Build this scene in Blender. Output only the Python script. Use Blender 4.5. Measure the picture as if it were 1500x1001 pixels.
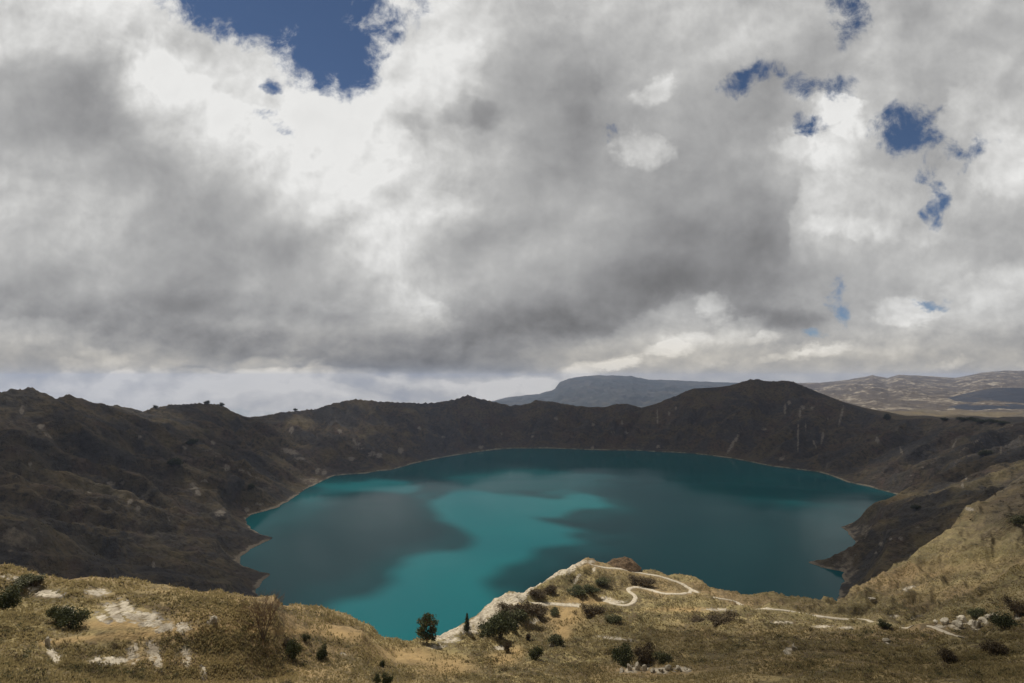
import bpy, math, random
import numpy as np
rng = np.random.default_rng(7)
random.seed(7)
D2R = math.radians
# ------------------------------------------------------------------ basics
for o in list(bpy.data.objects): bpy.data.objects.remove(o)
scene = bpy.context.scene
COL = scene.collection
H = 400.0                     # eye height above the lake (m)
F = 800.0                     # focal length in photograph pixels
P = math.atan(54.5 / F)       # slight upward tilt
CP, SP = math.cos(P), math.sin(P)
SUN_EL, SUN_AZ = D2R(58), D2R(-48)       # azimuth measured from +Y towards +X
SUN = np.array([math.sin(SUN_AZ)*math.cos(SUN_EL), math.cos(SUN_AZ)*math.cos(SUN_EL), math.sin(SUN_EL)])
SXY = SUN[:2] / SUN[2]

def uv(x, y):                 # photograph pixel -> (dx/dy, dz/dy) of its sight line
    a = (np.asarray(x, float) - 750) / F; b = (500.5 - np.asarray(y, float)) / F
    dy = CP - b * SP
    return a / dy, (SP + b * CP) / dy
def world(x, y, Y):           # pixel + depth -> point
    u, v = uv(x, y)
    return np.stack([u * Y, np.asarray(Y, float) + 0 * u, H + v * Y], -1)
def on_water(x, y):
    u, v = uv(x, y); Y = -H / v
    return np.stack([u * Y, Y], -1)
def project(X, Y, Z):
    cz = np.maximum(Y * CP + (Z - H) * SP, 1e-3); cy = -Y * SP + (Z - H) * CP
    return 750 + F * X / cz, 500.5 - F * cy / cz

# ------------------------------------------------------------------ noise
_perm = rng.permutation(4096)
_ang = rng.random(4096) * 2 * np.pi
_gx, _gy = np.cos(_ang), np.sin(_ang)
def perlin(x, y):
    xi = np.floor(x).astype(np.int64); yi = np.floor(y).astype(np.int64)
    xf, yf = x - xi, y - yi
    def g(i, j, fx, fy):
        h = _perm[(_perm[i & 4095] + j) & 4095]
        return _gx[h] * fx + _gy[h] * fy
    a = g(xi, yi, xf, yf); b = g(xi + 1, yi, xf - 1, yf)
    c = g(xi, yi + 1, xf, yf - 1); d = g(xi + 1, yi + 1, xf - 1, yf - 1)
    sx = xf * xf * xf * (xf * (xf * 6 - 15) + 10); sy = yf * yf * yf * (yf * (yf * 6 - 15) + 10)
    return ((a + (b - a) * sx) * (1 - sy) + (c + (d - c) * sx) * sy) * 1.5
def fbm(x, y, o=4, s=0.0):
    r = 0; A = 1; n = 0
    for k in range(o):
        r = r + A * perlin(x * 2**k + s + 17.3 * k, y * 2**k - s + 9.1 * k); n += A; A *= 0.5
    return r / n * 1.3
def ridged(x, y, o=4, s=0.0):
    r = 0; A = 1; n = 0
    for k in range(o):
        r = r + A * (1 - np.abs(perlin(x * 2**k + s + 5.7 * k, y * 2**k + s + 3.3 * k)) * 2); n += A; A *= 0.5
    return r / n
def sstep(a, b, x):
    t = np.clip((x - a) / (b - a), 0, 1); return t * t * (3 - 2 * t)
def smax(a, b, k):
    h = np.clip(0.5 + 0.5 * (a - b) / k, 0, 1); return b + (a - b) * h + k * h * (1 - h)

# ------------------------------------------------------------------ outlines read from the photograph
SHORE_PX = [(376,867),(381,855),(388,848),(395,842),(380,838),(368,832),(355,829),(349,825),(354,815),(368,804),(385,795),(402,788),
 (384,784),(371,777),(362,768),(360,760),(368,754),(388,749),(405,744),(418,737),(427,731),(440,722),(449,716),(460,711),(466,708),(490,697),(512,695),(534,694),
 (556,690),(572,689),(590,684),(606,679),(630,674),(650,670),(675,666),(700,662),(725,659),(750,657),(780,657),(806,657),(835,658),(862,659),(900,660),
 (932,660),(960,662),(988,663),(1018,665),(1044,668),(1074,672),(1100,677),(1128,683),(1170,688),(1200,692),(1218,697),(1239,706),
 (1272,713),(1290,718),(1308,723),(1328,729),(1347,739),(1336,748),(1322,755),(1300,764),(1280,769),(1250,766),(1233,772),(1242,780),(1250,789),
 (1257,798),(1249,806),(1236,813),(1212,819),(1183,824),(1202,831),(1236,838),(1235,851),(1229,864),(1226,885)]
shore = np.array([on_water(x, y) for x, y in SHORE_PX])
shore = np.vstack([shore, [[470, 760], [300, 640], [60, 600], [-150, 640], [-330, 800]]])
RIM_PX = [(0,574,1450),(19,570,1480),(45,567,1520),(61,574,1560),(82,584,1620),(99,578,1680),(112,582,1730),(128,588,1800),(153,592,1900),(182,596,2010),
 (198,606,2080),(206,604,2150),(224,597,2230),(249,593,2320),(288,590,2430),(320,592,2540),(336,603,2600),(355,611,2680),(381,610,2780),(412,604,2880),
 (463,599,3030),(490,590,3110),(521,584,3200),(558,588,3300),(612,590,3430),(640,589,3490),(667,584,3540),(685,578,3580),(705,584,3610),
 (730,589,3650),(747,594,3670),(770,592,3690),(784,586,3700),(806,588,3710),(826,591,3710),(845,595,3710),(882,596,3700),(904,591,3690),(918,591,3680),
 (938,596,3670),(960,591,3650),(988,580,3610),(1016,569,3570),(1052,567,3520),(1075,562,3480),(1098,556,3440),(1111,555,3420),(1131,558,3390),(1155,557,3340),
 (1170,562,3300),(1200,575,3200),(1230,587,3080),(1272,605,2850),(1296,614,2700),(1320,615,2600),(1350,613,2480),(1410,615,2280),(1440,618,2170),
 (1482,621,2020),(1500,619,1950)]
rim = np.array([world(*p) for p in RIM_PX])
rim = np.vstack([rim, [[1980,1350,290],[1800,800,330],[1350,350,350],[800,-50,370],[300,-260,385],[-300,-260,390],[-900,60,395],[-1300,700,385]]])

def seg_nearest(X, Y, A, B):
    dx, dy = B[0] - A[0], B[1] - A[1]
    t = np.clip(((X - A[0]) * dx + (Y - A[1]) * dy) / (dx*dx + dy*dy + 1e-9), 0, 1)
    return np.hypot(X - A[0] - t * dx, Y - A[1] - t * dy), t
def inside(X, Y, poly):
    c = np.zeros(X.shape, bool); n = len(poly)
    for i in range(n):
        x1, y1 = poly[i][:2]; x2, y2 = poly[(i + 1) % n][:2]
        if y1 == y2: continue
        m = ((y1 > Y) != (y2 > Y)) & (X < (x2 - x1) * (Y - y1) / (y2 - y1) + x1)
        c ^= m
    return c
def poly_dist(X, Y, poly):
    d = np.full(X.shape, 1e9)
    for i in range(len(poly)):
        d = np.minimum(d, seg_nearest(X, Y, poly[i], poly[(i + 1) % len(poly)])[0])
    return np.where(inside(X, Y, poly), -d, d)
def rim_field(X, Y):
    d = np.full(X.shape, 1e9); W = np.zeros(X.shape); Z = np.zeros(X.shape)
    for i in range(len(rim)):
        A, B = rim[i], rim[(i + 1) % len(rim)]
        s, t = seg_nearest(X, Y, A, B)
        z = A[2] + (B[2] - A[2]) * t
        L = math.hypot(*(B - A)[:2])
        w = L / (s * s + 9) ** 2
        W += w; Z += w * z; d = np.minimum(d, s)
    return np.where(inside(X, Y, rim), d, -d), Z / W

SPURS = [  # crest points (pixel x, y, depth), side slope
 ([(205,606,2150),(235,625,2040),(290,650,1960),(345,681,1900),(390,706,1870),(428,731,1815)], .55),
 ([(99,578,1680),(130,620,1560),(180,680,1470),(250,728,1420),(310,768,1370),(352,797,1300)], .5),
 ([(0,640,1200),(60,700,1120),(130,770,1060),(220,820,1030),(320,845,1040),(360,846,1075)], .5),
 ([(-60,760,760),(30,790,760),(90,822,780),(160,850,820)], .5),
 ([(490,590,3110),(520,630,2850),(545,665,2600),(570,687,2460)], .6),
 ([(412,604,2880),(420,650,2600),(445,680,2420),(480,702,2260)], .55),
 ([(1111,555,3420),(1110,600,3220),(1085,640,3000),(1062,668,2860)], .6),
 ([(1155,557,3340),(1175,610,3000),(1180,650,2750),(1172,686,2560)], .6),
 ([(1482,621,2020),(1440,648,1900),(1390,690,1800),(1345,725,1790)], .5),
 ([(1560,640,1500),(1480,672,1400),(1420,708,1340),(1370,742,1360),(1300,768,1420)], .42),
 ([(1600,650,1150),(1500,700,1080),(1420,742,1040),(1340,778,1040),(1290,797,1070),(1262,806,1110)], .45),
 ([(684,579,3580),(700,620,3300),(720,645,3130)], .65),
 ([(904,591,3690),(890,625,3420),(870,650,3180)], .65),
]
SPURS = [(np.array([world(*p) for p in pts]), s) for pts, s in SPURS]

# foreground hill: lines across it, near to far: (x, y, depth)
LN = [
 [(-500,1150,26),(0,1150,26),(300,1150,28),(560,1150,34),(700,1150,42),(860,1150,48),(1000,1150,44),(1200,1150,40),(1500,1150,34),(2000,1150,34)],
 [(-500,1001,52),(0,1001,52),(300,1001,60),(560,1001,84),(700,1001,112),(860,1001,128),(1000,1001,112),(1200,1001,98),(1500,1001,78),(2000,1001,70)],
 [(-500,955,72),(0,957,72),(130,968,80),(260,970,87),(400,972,94),(530,976,106),(580,985,118),(650,985,140),(700,978,158),(760,965,178),(860,962,182),(950,985,144),(1050,975,150),(1200,965,152),(1350,965,140),(1430,950,150),(1500,940,140),(2000,900,140)],
 [(-500,930,76),(0,932,76),(130,938,84),(260,923,91),(400,925,98),(530,932,124),(580,965,150),(650,970,172),(700,958,194),(760,935,232),(860,925,250),(950,925,236),(1050,922,250),(1200,932,236),(1350,935,214),(1430,918,246),(1500,905,215),(2000,850,220)],
 [(-500,870,112),(0,880,112),(260,893,124),(400,900,134),(530,925,150),(600,948,190),(650,945,215),(700,928,245),(760,900,270),(800,892,300),(880,886,318),(930,872,338),(1000,872,350),(1080,888,345),(1200,905,340),(1260,902,365),(1350,870,390),(1420,838,410),(1500,810,400),(2000,700,420)],
 [(-500,815,150),(0,838,148),(30,847,148),(60,856,148),(85,859,148),(110,858,149),(138,852,150),(165,857,150),(210,862,151),(260,863,152),(300,866,153),(350,868,154),(400,873,156),(440,878,158),(480,890,160),(520,905,164),(545,920,168),(560,937,175),(575,946,205),(600,940,222),(615,936,230),(640,933,236),(680,920,262),(700,906,280),(715,891,300),(725,881,310),(745,872,322),(765,868,330),(790,851,340),(800,843,345),(830,832,365),(850,823,388),(860,820,395),(880,828,400),(940,838,415),(1000,845,425),(1040,860,425),(1060,868,420),(1120,879,420),(1180,889,425),(1226,890,440),(1255,873,465),(1300,851,490),(1350,813,525),(1390,790,550),(1415,758,585),(1450,745,610),(1500,720,640),(1600,675,700),(2000,560,760)],
]

nin, nout = 1120, 230
th_in = np.linspace(D2R(-47.5), D2R(47.5), nin)
th_out = np.linspace(D2R(47.5), D2R(312.5), nout)[1:-1]
TH = np.concatenate([th_in, th_out])
R = np.concatenate([np.linspace(0.6, 30, 50)[:-1], np.geomspace(30, 640, 440)[:-1], np.geomspace(640, 4700, 520)[:-1], np.geomspace(4700, 21000, 50)])
TT, RR = np.meshgrid(TH, R, indexing='ij')
TTw = (TT + np.pi) % (2 * np.pi) - np.pi
XX, YY = np.sin(TT) * RR, np.cos(TT) * RR

def hill_height():
    rk, zk = [np.zeros(len(TH))], [np.full(len(TH), H - 1.8)]
    thw = (TH + np.pi) % (2 * np.pi) - np.pi
    for L in LN:
        L = np.array(L, float); w = world(L[:, 0], L[:, 1], L[:, 2])
        t = np.arctan2(w[:, 0], w[:, 1]); r = np.hypot(w[:, 0], w[:, 1])
        rk.append(np.interp(thw, t, r)); zk.append(np.interp(thw, t, w[:, 2]))
    rk.append(rk[-1] + 60); zk.append(zk[-1] - 44)
    rk.append(rk[-1] + 500); zk.append(zk[-1] - 420)
    rk, zk = np.array(rk), np.array(zk)
    K = len(rk)
    for _ in range(2):      # keep depths increasing
        for k in range(1, K): rk[k] = np.maximum(rk[k], rk[k-1] + 1.5)
    dz = (zk[1:] - zk[:-1]) / (rk[1:] - rk[:-1])
    m = np.zeros_like(zk); m[0] = dz[0]; m[-1] = dz[-1]
    h0, h1 = rk[1:-1] - rk[:-2], rk[2:] - rk[1:-1]
    m[1:-1] = (dz[:-1] * h1 + dz[1:] * h0) / (h0 + h1)
    out = np.empty((len(TH), len(R)))
    for j in range(len(TH)):
        k = np.clip(np.searchsorted(rk[:, j], R, side='right') - 1, 0, K - 2)
        h = rk[k+1, j] - rk[k, j]; t = np.clip((R - rk[k, j]) / h, 0, None); tt = np.minimum(t, 1)
        z = ((2*tt**3 - 3*tt**2 + 1) * zk[k, j] + (tt**3 - 2*tt**2 + tt) * h * m[k, j]
             + (-2*tt**3 + 3*tt**2) * zk[k+1, j] + (tt**3 - tt**2) * h * m[k+1, j])
        out[j] = z + (t - tt) * h * -.84
    return out, rk
Zf, rk = hill_height()
away = sstep(D2R(60), D2R(95), np.abs(TTw))
Zback = H - 1.8 - 0.05 * RR - 0.0004 * RR**2
Zf = Zf * (1 - away) + Zback * away
near = sstep(3, 40, RR)
nz = fbm(XX / 45, YY / 45, 4) * 2.4 + fbm(XX / 9, YY / 9, 4, 3) * .75 + ridged(XX / 26, YY / 26, 4, 8) * 1.9 - 1.1 + ridged(XX / 9, YY / 9, 3, 18) * .5
amp = np.clip(RR / 150, .25, 1.6)
Zf = Zf + nz * near * amp
uu_ = np.tan(np.clip(TTw, -1.2, 1.2))
fold = ridged((XX + YY) / 150 + fbm(XX / 90, YY / 90, 3, 5) * .4, (XX - YY) / 60, 4, 12) - .55
Zf = Zf + fold * 15 * sstep(.3, .6, uu_) * sstep(290, 450, RR) * (1 - away) * sstep(900, 500, RR)
gk = ridged(XX / 34 + fbm(XX / 60, YY / 60, 3, 6), YY / 60, 4, 22) - .55
Zf = Zf + gk * 2.6 * sstep(170, 260, RR) * sstep(620, 460, RR) * (1 - away)
# small terraces worn by grazing
ph = Zf / 2.3 + fbm(XX / 60, YY / 60, 3, 11) * 2.5
fr = ph - np.floor(ph)
Zf = Zf + near * .55 * (sstep(.0, .8, fr) - fr) * amp

# crater walls
def caldera():
    Zc = np.empty_like(XX); DS = np.empty_like(XX); DR = np.empty_like(XX)
    k0 = np.searchsorted(R, 430)
    Zc[:, :k0] = -1000; DS[:, :k0] = 300; DR[:, :k0] = 300
    for a in range(0, XX.shape[0], 128):
        X, Y = XX[a:a+128, k0:], YY[a:a+128, k0:]
        ds = poly_dist(X, Y, shore); ds = ds + fbm(X / 40, Y / 40, 3) * 5
        dr, zr = rim_field(X, Y)
        t = np.where(dr > 0, np.clip(ds, 0, None) / (np.clip(ds, 0, None) + np.abs(dr) + 1), 1)
        z = zr * (0.25 * np.sqrt(np.clip(t, 0, 1)) * sstep(0, .3, t) + .75 * t ** 1.15)
        for pts, sl in SPURS:
            hs = np.full(X.shape, -1e3)
            for i in range(len(pts) - 1):
                d, q = seg_nearest(X, Y, pts[i], pts[i+1])
                hs = np.maximum(hs, pts[i][2] + (pts[i+1][2] - pts[i][2]) * q - sl * np.sqrt(d*d + 100) + sl * 10)
            z = np.where((ds > 0) & (dr > 0), smax(z, np.minimum(hs, ds * .15 + np.clip(ds, 0, None) ** 2 * .014 + .5), np.clip(ds * .3, .5, 8)), z)
        phi = np.arctan2(X, Y - 1950)
        gx, gy = np.sin(phi) * 1500 + fbm(X / 300, Y / 300, 3, 2) * 90, np.cos(phi) * 1500 + fbm(X / 300, Y / 300, 3, 6) * 90
        gul = ridged(gx / 210, gy / 210, 4, 1) - .55
        body = np.clip(4 * t * (1 - t), 0, 1) ** .8 * sstep(0, 90, ds)
        z = z + body * (gul * 74 + fbm(X / 190, Y / 190, 5, 21) * 18 + (ridged(X / 55, Y / 55, 3, 31) - .5) * 5)
        rimn = np.exp(-(dr / 60) ** 2)
        z = z + (fbm(X / 28, Y / 28, 4, 41) * 6.5) * np.clip(body + rimn, 0, 1)
        zin = np.where(ds > 0, np.maximum(z, np.minimum(ds * .8, 3) + 0), np.maximum(ds * .5, -30))
        out = 125 + (zr - 125) * np.exp(dr / 420) + fbm(X / 500, Y / 500, 5, 51) * 45 * (1 - np.exp(dr / 400))
        rr_ = np.hypot(X, Y); uu = np.where(Y > 0, X / np.maximum(Y, 1), np.sign(X) * 9)
        drop = sstep(.62, .30, uu)
        out = out - np.clip((rr_ - 4500) / 9000, 0, 1) * 150 - drop * np.clip(-dr / 7000, 0, 1) ** .8 * 1700
        Zc[a:a+128, k0:] = np.where(dr > 0, zin, out); DS[a:a+128, k0:] = ds; DR[a:a+128, k0:] = dr
    return Zc, DS, DR
Zc, DS, DR = caldera()
fgmask = Zf > Zc
ZZ = smax(Zf, Zc, 3.0)
ZZ = np.where(RR < 560, np.maximum(ZZ, Zf), ZZ)
ZZ = np.where((DS < 0) & (Zf < 2), np.minimum(Zc, -1), ZZ)
PX, PY = project(XX, YY, ZZ)

# first surface met on the sight line through a pixel
thw_in = th_in
def cast(x, y):
    u, v = uv(x, y); th = math.atan(u); ve = v * math.cos(th)
    f = (th - th_in[0]) / (th_in[1] - th_in[0]); j = int(np.clip(round(f), 0, nin - 1))
    z = ZZ[j]; hit = np.nonzero((z - (H + ve * R) > 0) & (R > 20))[0]
    k = hit[0] if len(hit) else len(R) - 1
    a, b = k - 1, k
    da = H + ve * R[a] - z[a]; db = z[b] - H - ve * R[b]
    q = da / (da + db + 1e-9); r = R[a] + (R[b] - R[a]) * q
    return np.array([math.sin(th) * r, math.cos(th) * r, H + ve * r])
def ground(X, Y):
    X, Y = np.asarray(X, float), np.asarray(Y, float)
    th = np.arctan2(X, Y); r = np.hypot(X, Y)
    f = np.clip((th - th_in[0]) / (th_in[1] - th_in[0]), 0, nin - 1.001); j = f.astype(int); fj = f - j
    k = np.clip(np.searchsorted(R, r, side='right') - 1, 0, len(R) - 2); q = np.clip((r - R[k]) / (R[k+1] - R[k]), 0, 1)
    return ((ZZ[j, k] * (1-q) + ZZ[j, k+1] * q) * (1 - fj) + (ZZ[j+1, k] * (1-q) + ZZ[j+1, k+1] * q) * fj)

def smooth_line(pts, step):
    p = np.array(pts); out = []
    for i in range(len(p) - 1):
        p0, p1, p2, p3 = p[max(i-1, 0)], p[i], p[i+1], p[min(i+2, len(p)-1)]
        n = max(2, int(np.linalg.norm(p2 - p1) / step))
        for t in np.arange(n) / n:
            out.append(.5 * (2*p1 + (p2-p0)*t + (2*p0 - 5*p1 + 4*p2 - p3)*t*t + (3*p1 - p0 - 3*p2 + p3)*t**3))
    out.append(p[-1]); return np.array(out)

PATHS = [
 ([(862,826),(884,834),(930,838),(985,850),(1006,858),(1015,865),(1050,875),(1080,883),(1120,889),(1160,896),(1200,905),(1240,907),(1272,909),(1296,914),(1318,919),(1340,921)], 3.1, 'pale footpath running from the knoll top to the foot of the right slope'),
 ([(1012,864),(1000,870),(973,870),(950,863),(932,860),(919,862),(925,869),(934,878),(926,884),(903,884),(882,879)], 2.9, 'pale footpath looping down the knoll'),
 ([(853,886),(825,886),(797,884),(775,881)], 4.0, 'short wide pale track by the beach'),
 ([(1358,920),(1383,925),(1400,930),(1410,934)], 2.6, 'pale track below the white rocks')]
PATH_C = []
pathm = np.zeros_like(XX)
for px_, w_, lab_ in PATHS:
    c_ = smooth_line([cast(x, y)[:2] for x, y in px_], 1.2)
    kk = np.ones(13) / 13; cp = np.vstack([np.repeat(c_[:1], 6, 0), c_, np.repeat(c_[-1:], 6, 0)])
    c_ = np.stack([np.convolve(cp[:, i], kk, 'valid') for i in (0, 1)], 1)
    z_ = ground(c_[:, 0], c_[:, 1]); zp = np.concatenate([np.repeat(z_[:1], 6), z_, np.repeat(z_[-1:], 6)]); z_ = np.convolve(zp, kk, 'valid')
    PATH_C.append((c_, w_, lab_))
    sel = np.nonzero((XX > c_[:, 0].min() - 12) & (XX < c_[:, 0].max() + 12) & (YY > c_[:, 1].min() - 12) & (YY < c_[:, 1].max() + 12))
    X_, Y_ = XX[sel], YY[sel]; d_ = np.full(X_.shape, 1e9); zz_ = np.zeros(X_.shape)
    cc, zc = np.vstack([c_[::3], c_[-1:]]), np.append(z_[::3], z_[-1])
    for i in range(len(cc) - 1):
        dd, q = seg_nearest(X_, Y_, cc[i], cc[i+1]); m_ = dd < d_
        d_[m_] = dd[m_]; zz_[m_] = (zc[i] + (zc[i+1] - zc[i]) * q)[m_]
    f_ = sstep(9, 2.2, d_); ZZ[sel] = ZZ[sel] * (1 - f_) + (zz_ - .15) * f_
    pathm[sel] = np.maximum(pathm[sel], sstep(w_ * .5 + 3.2, w_ * .5 + 1.2, d_))
PX, PY = project(XX, YY, ZZ)

# ------------------------------------------------------------------ mesh and node helpers
def tag(o, label=None, cat=None, group=None, kind=None):
    for k, v in (('label', label), ('category', cat), ('group', group), ('kind', kind)):
        if v: o[k] = v
    return o
def mesh_np(name, V, Fc, mat=None, attrs=None, smooth=True, parent=None, link=True):
    V = np.asarray(V, np.float32); Fc = np.asarray(Fc, np.int32)
    me = bpy.data.meshes.new(name); n = Fc.shape[1]
    me.vertices.add(len(V)); me.vertices.foreach_set('co', V.ravel())
    me.loops.add(Fc.size); me.loops.foreach_set('vertex_index', Fc.ravel())
    me.polygons.add(len(Fc)); me.polygons.foreach_set('loop_start', np.arange(0, Fc.size, n, dtype=np.int32))
    me.polygons.foreach_set('loop_total', np.full(len(Fc), n, np.int32))
    me.polygons.foreach_set('use_smooth', np.full(len(Fc), smooth))
    me.update(calc_edges=True)
    for k, a in (attrs or {}).items():
        at = me.attributes.new(k, 'FLOAT', 'POINT'); at.data.foreach_set('value', np.asarray(a, np.float32).ravel())
    if mat: me.materials.append(mat)
    o = bpy.data.objects.new(name, me)
    if link: COL.objects.link(o)
    if parent: o.parent = parent
    return o
def grid_faces(n, m, wrap=False):
    i = np.arange(n if wrap else n - 1); j = np.arange(m - 1)
    I, J = np.meshgrid(i, j, indexing='ij'); I2 = (I + 1) % n
    return np.stack([I * m + J, I * m + J + 1, I2 * m + J + 1, I2 * m + J], -1).reshape(-1, 4)

class NT:
    def __init__(s, tree):
        s.t = tree; tree.nodes.clear()
    def n(s, typ, ins=None, **kw):
        nd = s.t.nodes.new(typ)
        for k, v in kw.items(): setattr(nd, k, v)
        for k, v in (ins or {}).items():
            sock = nd.inputs[k]
            if isinstance(v, bpy.types.NodeSocket): s.t.links.new(v, sock)
            else: sock.default_value = v
        return nd
    def m(s, op, a, b=0.0, c=None, clamp=False):
        nd = s.n('ShaderNodeMath', {0: a, 1: b}, operation=op, use_clamp=clamp)
        if c is not None:
            if isinstance(c, bpy.types.NodeSocket): s.t.links.new(c, nd.inputs[2])
            else: nd.inputs[2].default_value = c
        return nd.outputs[0]
    def mix(s, f, a, b, mode='MIX'):
        nd = s.n('ShaderNodeMix', data_type='RGBA', blend_type=mode)
        for i, v in ((0, f), (6, a), (7, b)):
            if isinstance(v, bpy.types.NodeSocket): s.t.links.new(v, nd.inputs[i])
            else: nd.inputs[i].default_value = (*v, 1) if isinstance(v, tuple) and len(v) == 3 else v
        return nd.outputs[2]
    def mixf(s, f, a, b):
        nd = s.n('ShaderNodeMix', data_type='FLOAT')
        for i, v in ((0, f), (2, a), (3, b)):
            if isinstance(v, bpy.types.NodeSocket): s.t.links.new(v, nd.inputs[i])
            else: nd.inputs[i].default_value = v
        return nd.outputs[0]
    def noise(s, vec, scale, detail=4.0, rough=.55, dist=0.0, out=0, dim='3D'):
        nd = s.n('ShaderNodeTexNoise', {'Vector': vec, 'Scale': scale, 'Detail': detail, 'Roughness': rough, 'Distortion': dist}, noise_dimensions=dim)
        return nd.outputs[out]
    def rng(s, v, a, b, c=0.0, d=1.0, smooth=True):
        return s.n('ShaderNodeMapRange', {0: v, 1: a, 2: b, 3: c, 4: d}, interpolation_type='SMOOTHSTEP' if smooth else 'LINEAR').outputs[0]
    def attr(s, name):
        return s.n('ShaderNodeAttribute', attribute_name=name).outputs['Fac']
    def vm(s, op, a, b=None, out=0):
        ins = {0: a}
        if b is not None: ins[1] = b
        return s.n('ShaderNodeVectorMath', ins, operation=op).outputs[out]
def new_mat(name):
    m = bpy.data.materials.new(name); m.use_nodes = True
    return m, NT(m.node_tree)
def finish(nt, color, rough=.9, normal=None, spec=.2, **extra):
    ins = {'Base Color': color, 'Roughness': rough, 'Specular IOR Level': spec}
    if normal is not None: ins['Normal'] = normal
    ins.update(extra)
    b = nt.n('ShaderNodeBsdfPrincipled', ins)
    nt.n('ShaderNodeOutputMaterial', {'Surface': b.outputs[0]})
    return b

# ------------------------------------------------------------------ terrain material
def terrain_material():
    m, t = new_mat('hillside')
    co = t.n('ShaderNodeTexCoord').outputs['Object']
    dry, bare, sand, shr, dark = (t.attr(k) for k in ('dry', 'bare', 'sand', 'shrub', 'scree_sunlit'))
    n1 = t.noise(co, .012, 5, .6); n2 = t.noise(co, .07, 5, .62); n3 = t.noise(co, .45, 5, .65); n4 = t.noise(co, 2.4, 3, .6)
    # crater wall: dark heath with brown and olive drifts
    nw0 = t.noise(co, .09, 5, .6, .5)
    nb = t.noise(co, .0042, 5, .6, .5)
    wall = t.mix(t.rng(n1, .38, .62), (.108, .078, .060), (.130, .106, .064))
    wall = t.mix(t.rng(nb, .42, .58), wall, (.074, .070, .066))
    wall = t.mix(t.m('MULTIPLY', t.rng(t.noise(co, .0075, 6, .65, 1.0), .5, .62), .8), wall, (.150, .118, .070))
    wall = t.mix(t.rng(n2, .42, .7), wall, (.046, .042, .034))
    wall = t.mix(t.rng(n3, .45, .8), wall, (.125, .098, .072))
    wall = t.mix(t.m('MULTIPLY', t.rng(t.noise(co, .022, 6, .7, 1.5), .56, .68), .7), wall, (.16, .135, .10))
    # dry tussock slope
    g = t.mix(t.rng(n2, .35, .65), (.300, .236, .112), (.226, .186, .084))
    g = t.mix(t.rng(n1, .45, .65), g, (.285, .200, .105))
    g = t.mix(t.m('MULTIPLY', t.rng(n3, .47, .66), .8), g, (.115, .094, .048))
    g = t.mix(t.m('MULTIPLY', t.rng(t.noise(t.n('ShaderNodeMapping', {'Vector': co, 'Scale': (1, 1, 4)}).outputs[0], .11, 6, .7, .8), .5, .62), .7), g, (.105, .080, .048))
    g = t.mix(t.m('MULTIPLY', t.rng(n4, .5, .74), .7), g, (.10, .085, .045))
    g = t.mix(t.m('MULTIPLY', t.rng(t.noise(co, .9, 4, .7), .62, .72), .55), g, (.36, .29, .17))
    col = t.mix(dry, wall, g)
    sc = t.mix(t.rng(n3, .4, .6), (.098, .085, .042), (.125, .090, .050))
    sc = t.mix(t.m('MULTIPLY', t.rng(n4, .45, .65), .8), sc, (.05, .046, .026))
    col = t.mix(t.m('MULTIPLY', shr, t.rng(t.m('ADD', n3, t.m('MULTIPLY', n2, .8)), .72, .98)), col, sc)
    col = t.mix(sand, col, t.mix(t.rng(n3, .4, .7), (.33, .225, .105), (.27, .19, .09)))
    br = t.mix(t.rng(n3, .35, .68), (.50, .44, .34), (.25, .21, .155))
    nw = t.noise(co, .075, 6, .7, .6); nf = t.noise(co, .8, 5, .62, .3)
    nn = t.mixf(dry, nw, nf)
    bf = t.m('MULTIPLY', t.rng(t.m('ADD', bare, t.m('MULTIPLY', t.m('SUBTRACT', nn, .5), t.mixf(dry, 2.0, 3.0))), .5, .9), t.rng(bare, .02, .2))
    br = t.mix(t.rng(bare, .75, .5), br, (.17, .15, .125))
    brs = t.mix(t.m('SUBTRACT', 1.0, dry), br, t.mix(t.rng(n3, .4, .65), (.30, .26, .21), (.17, .145, .115)))
    col = t.mix(bf, col, brs)
    col = t.mix(t.rng(t.m('ADD', dark, t.m('MULTIPLY', t.m('SUBTRACT', n2, .5), 1.6)), .35, .8), col, t.mix(n3, (.40, .34, .26), (.20, .16, .11)))
    hgt = t.m('ADD', t.m('MULTIPLY', n3, 1.0), t.m('MULTIPLY', n4, .35))
    hgt = t.m('ADD', hgt, t.m('MULTIPLY', n2, 3.0))
    hw = t.m('MULTIPLY', t.m('SUBTRACT', 1.0, dry), t.m('ADD', t.m('MULTIPLY', t.noise(co, .025, 6, .65, .5), 30.0), t.m('MULTIPLY', nw0, 10.0)))
    hgt = t.m('ADD', hgt, hw)
    bp = t.n('ShaderNodeBump', {'Strength': .9, 'Distance': .8, 'Height': hgt})
    finish(t, col, .95, bp.outputs[0], .1)
    return m

def ell(x, y, rx, ry, ang=0.0):
    c, s = math.cos(ang), math.sin(ang); dx, dy = PX - x, PY - y
    return np.clip(1.35 - np.hypot((dx * c + dy * s) / rx, (-dx * s + dy * c) / ry), 0, 1)
def line_mask(pts, w):
    d = np.full(PX.shape, 1e9)
    for a, b in zip(pts[:-1], pts[1:]): d = np.minimum(d, seg_nearest(PX, PY, a, b)[0])
    return np.clip(1.4 - d / w, 0, 1)
vis = (np.abs(TTw) < D2R(60))
nearhill = (fgmask & (RR < 900)).astype(float)
far = (RR > 640) & vis
dryness = np.where(fgmask & (RR < 1000), 1.0, 0.0)
dryness = dryness * (1 - .32 * sstep(60, 260, XX) * (RR < 1000) * (.6 + .6 * fbm(XX / 45, YY / 45, 4, 97)))
dryness = np.clip(dryness - .75 * ell(1500, 728, 90, 42, -.5) * fgmask, 0, 1)
rw = (DS > 5) & (XX > 450) & (RR < 1900)
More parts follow.
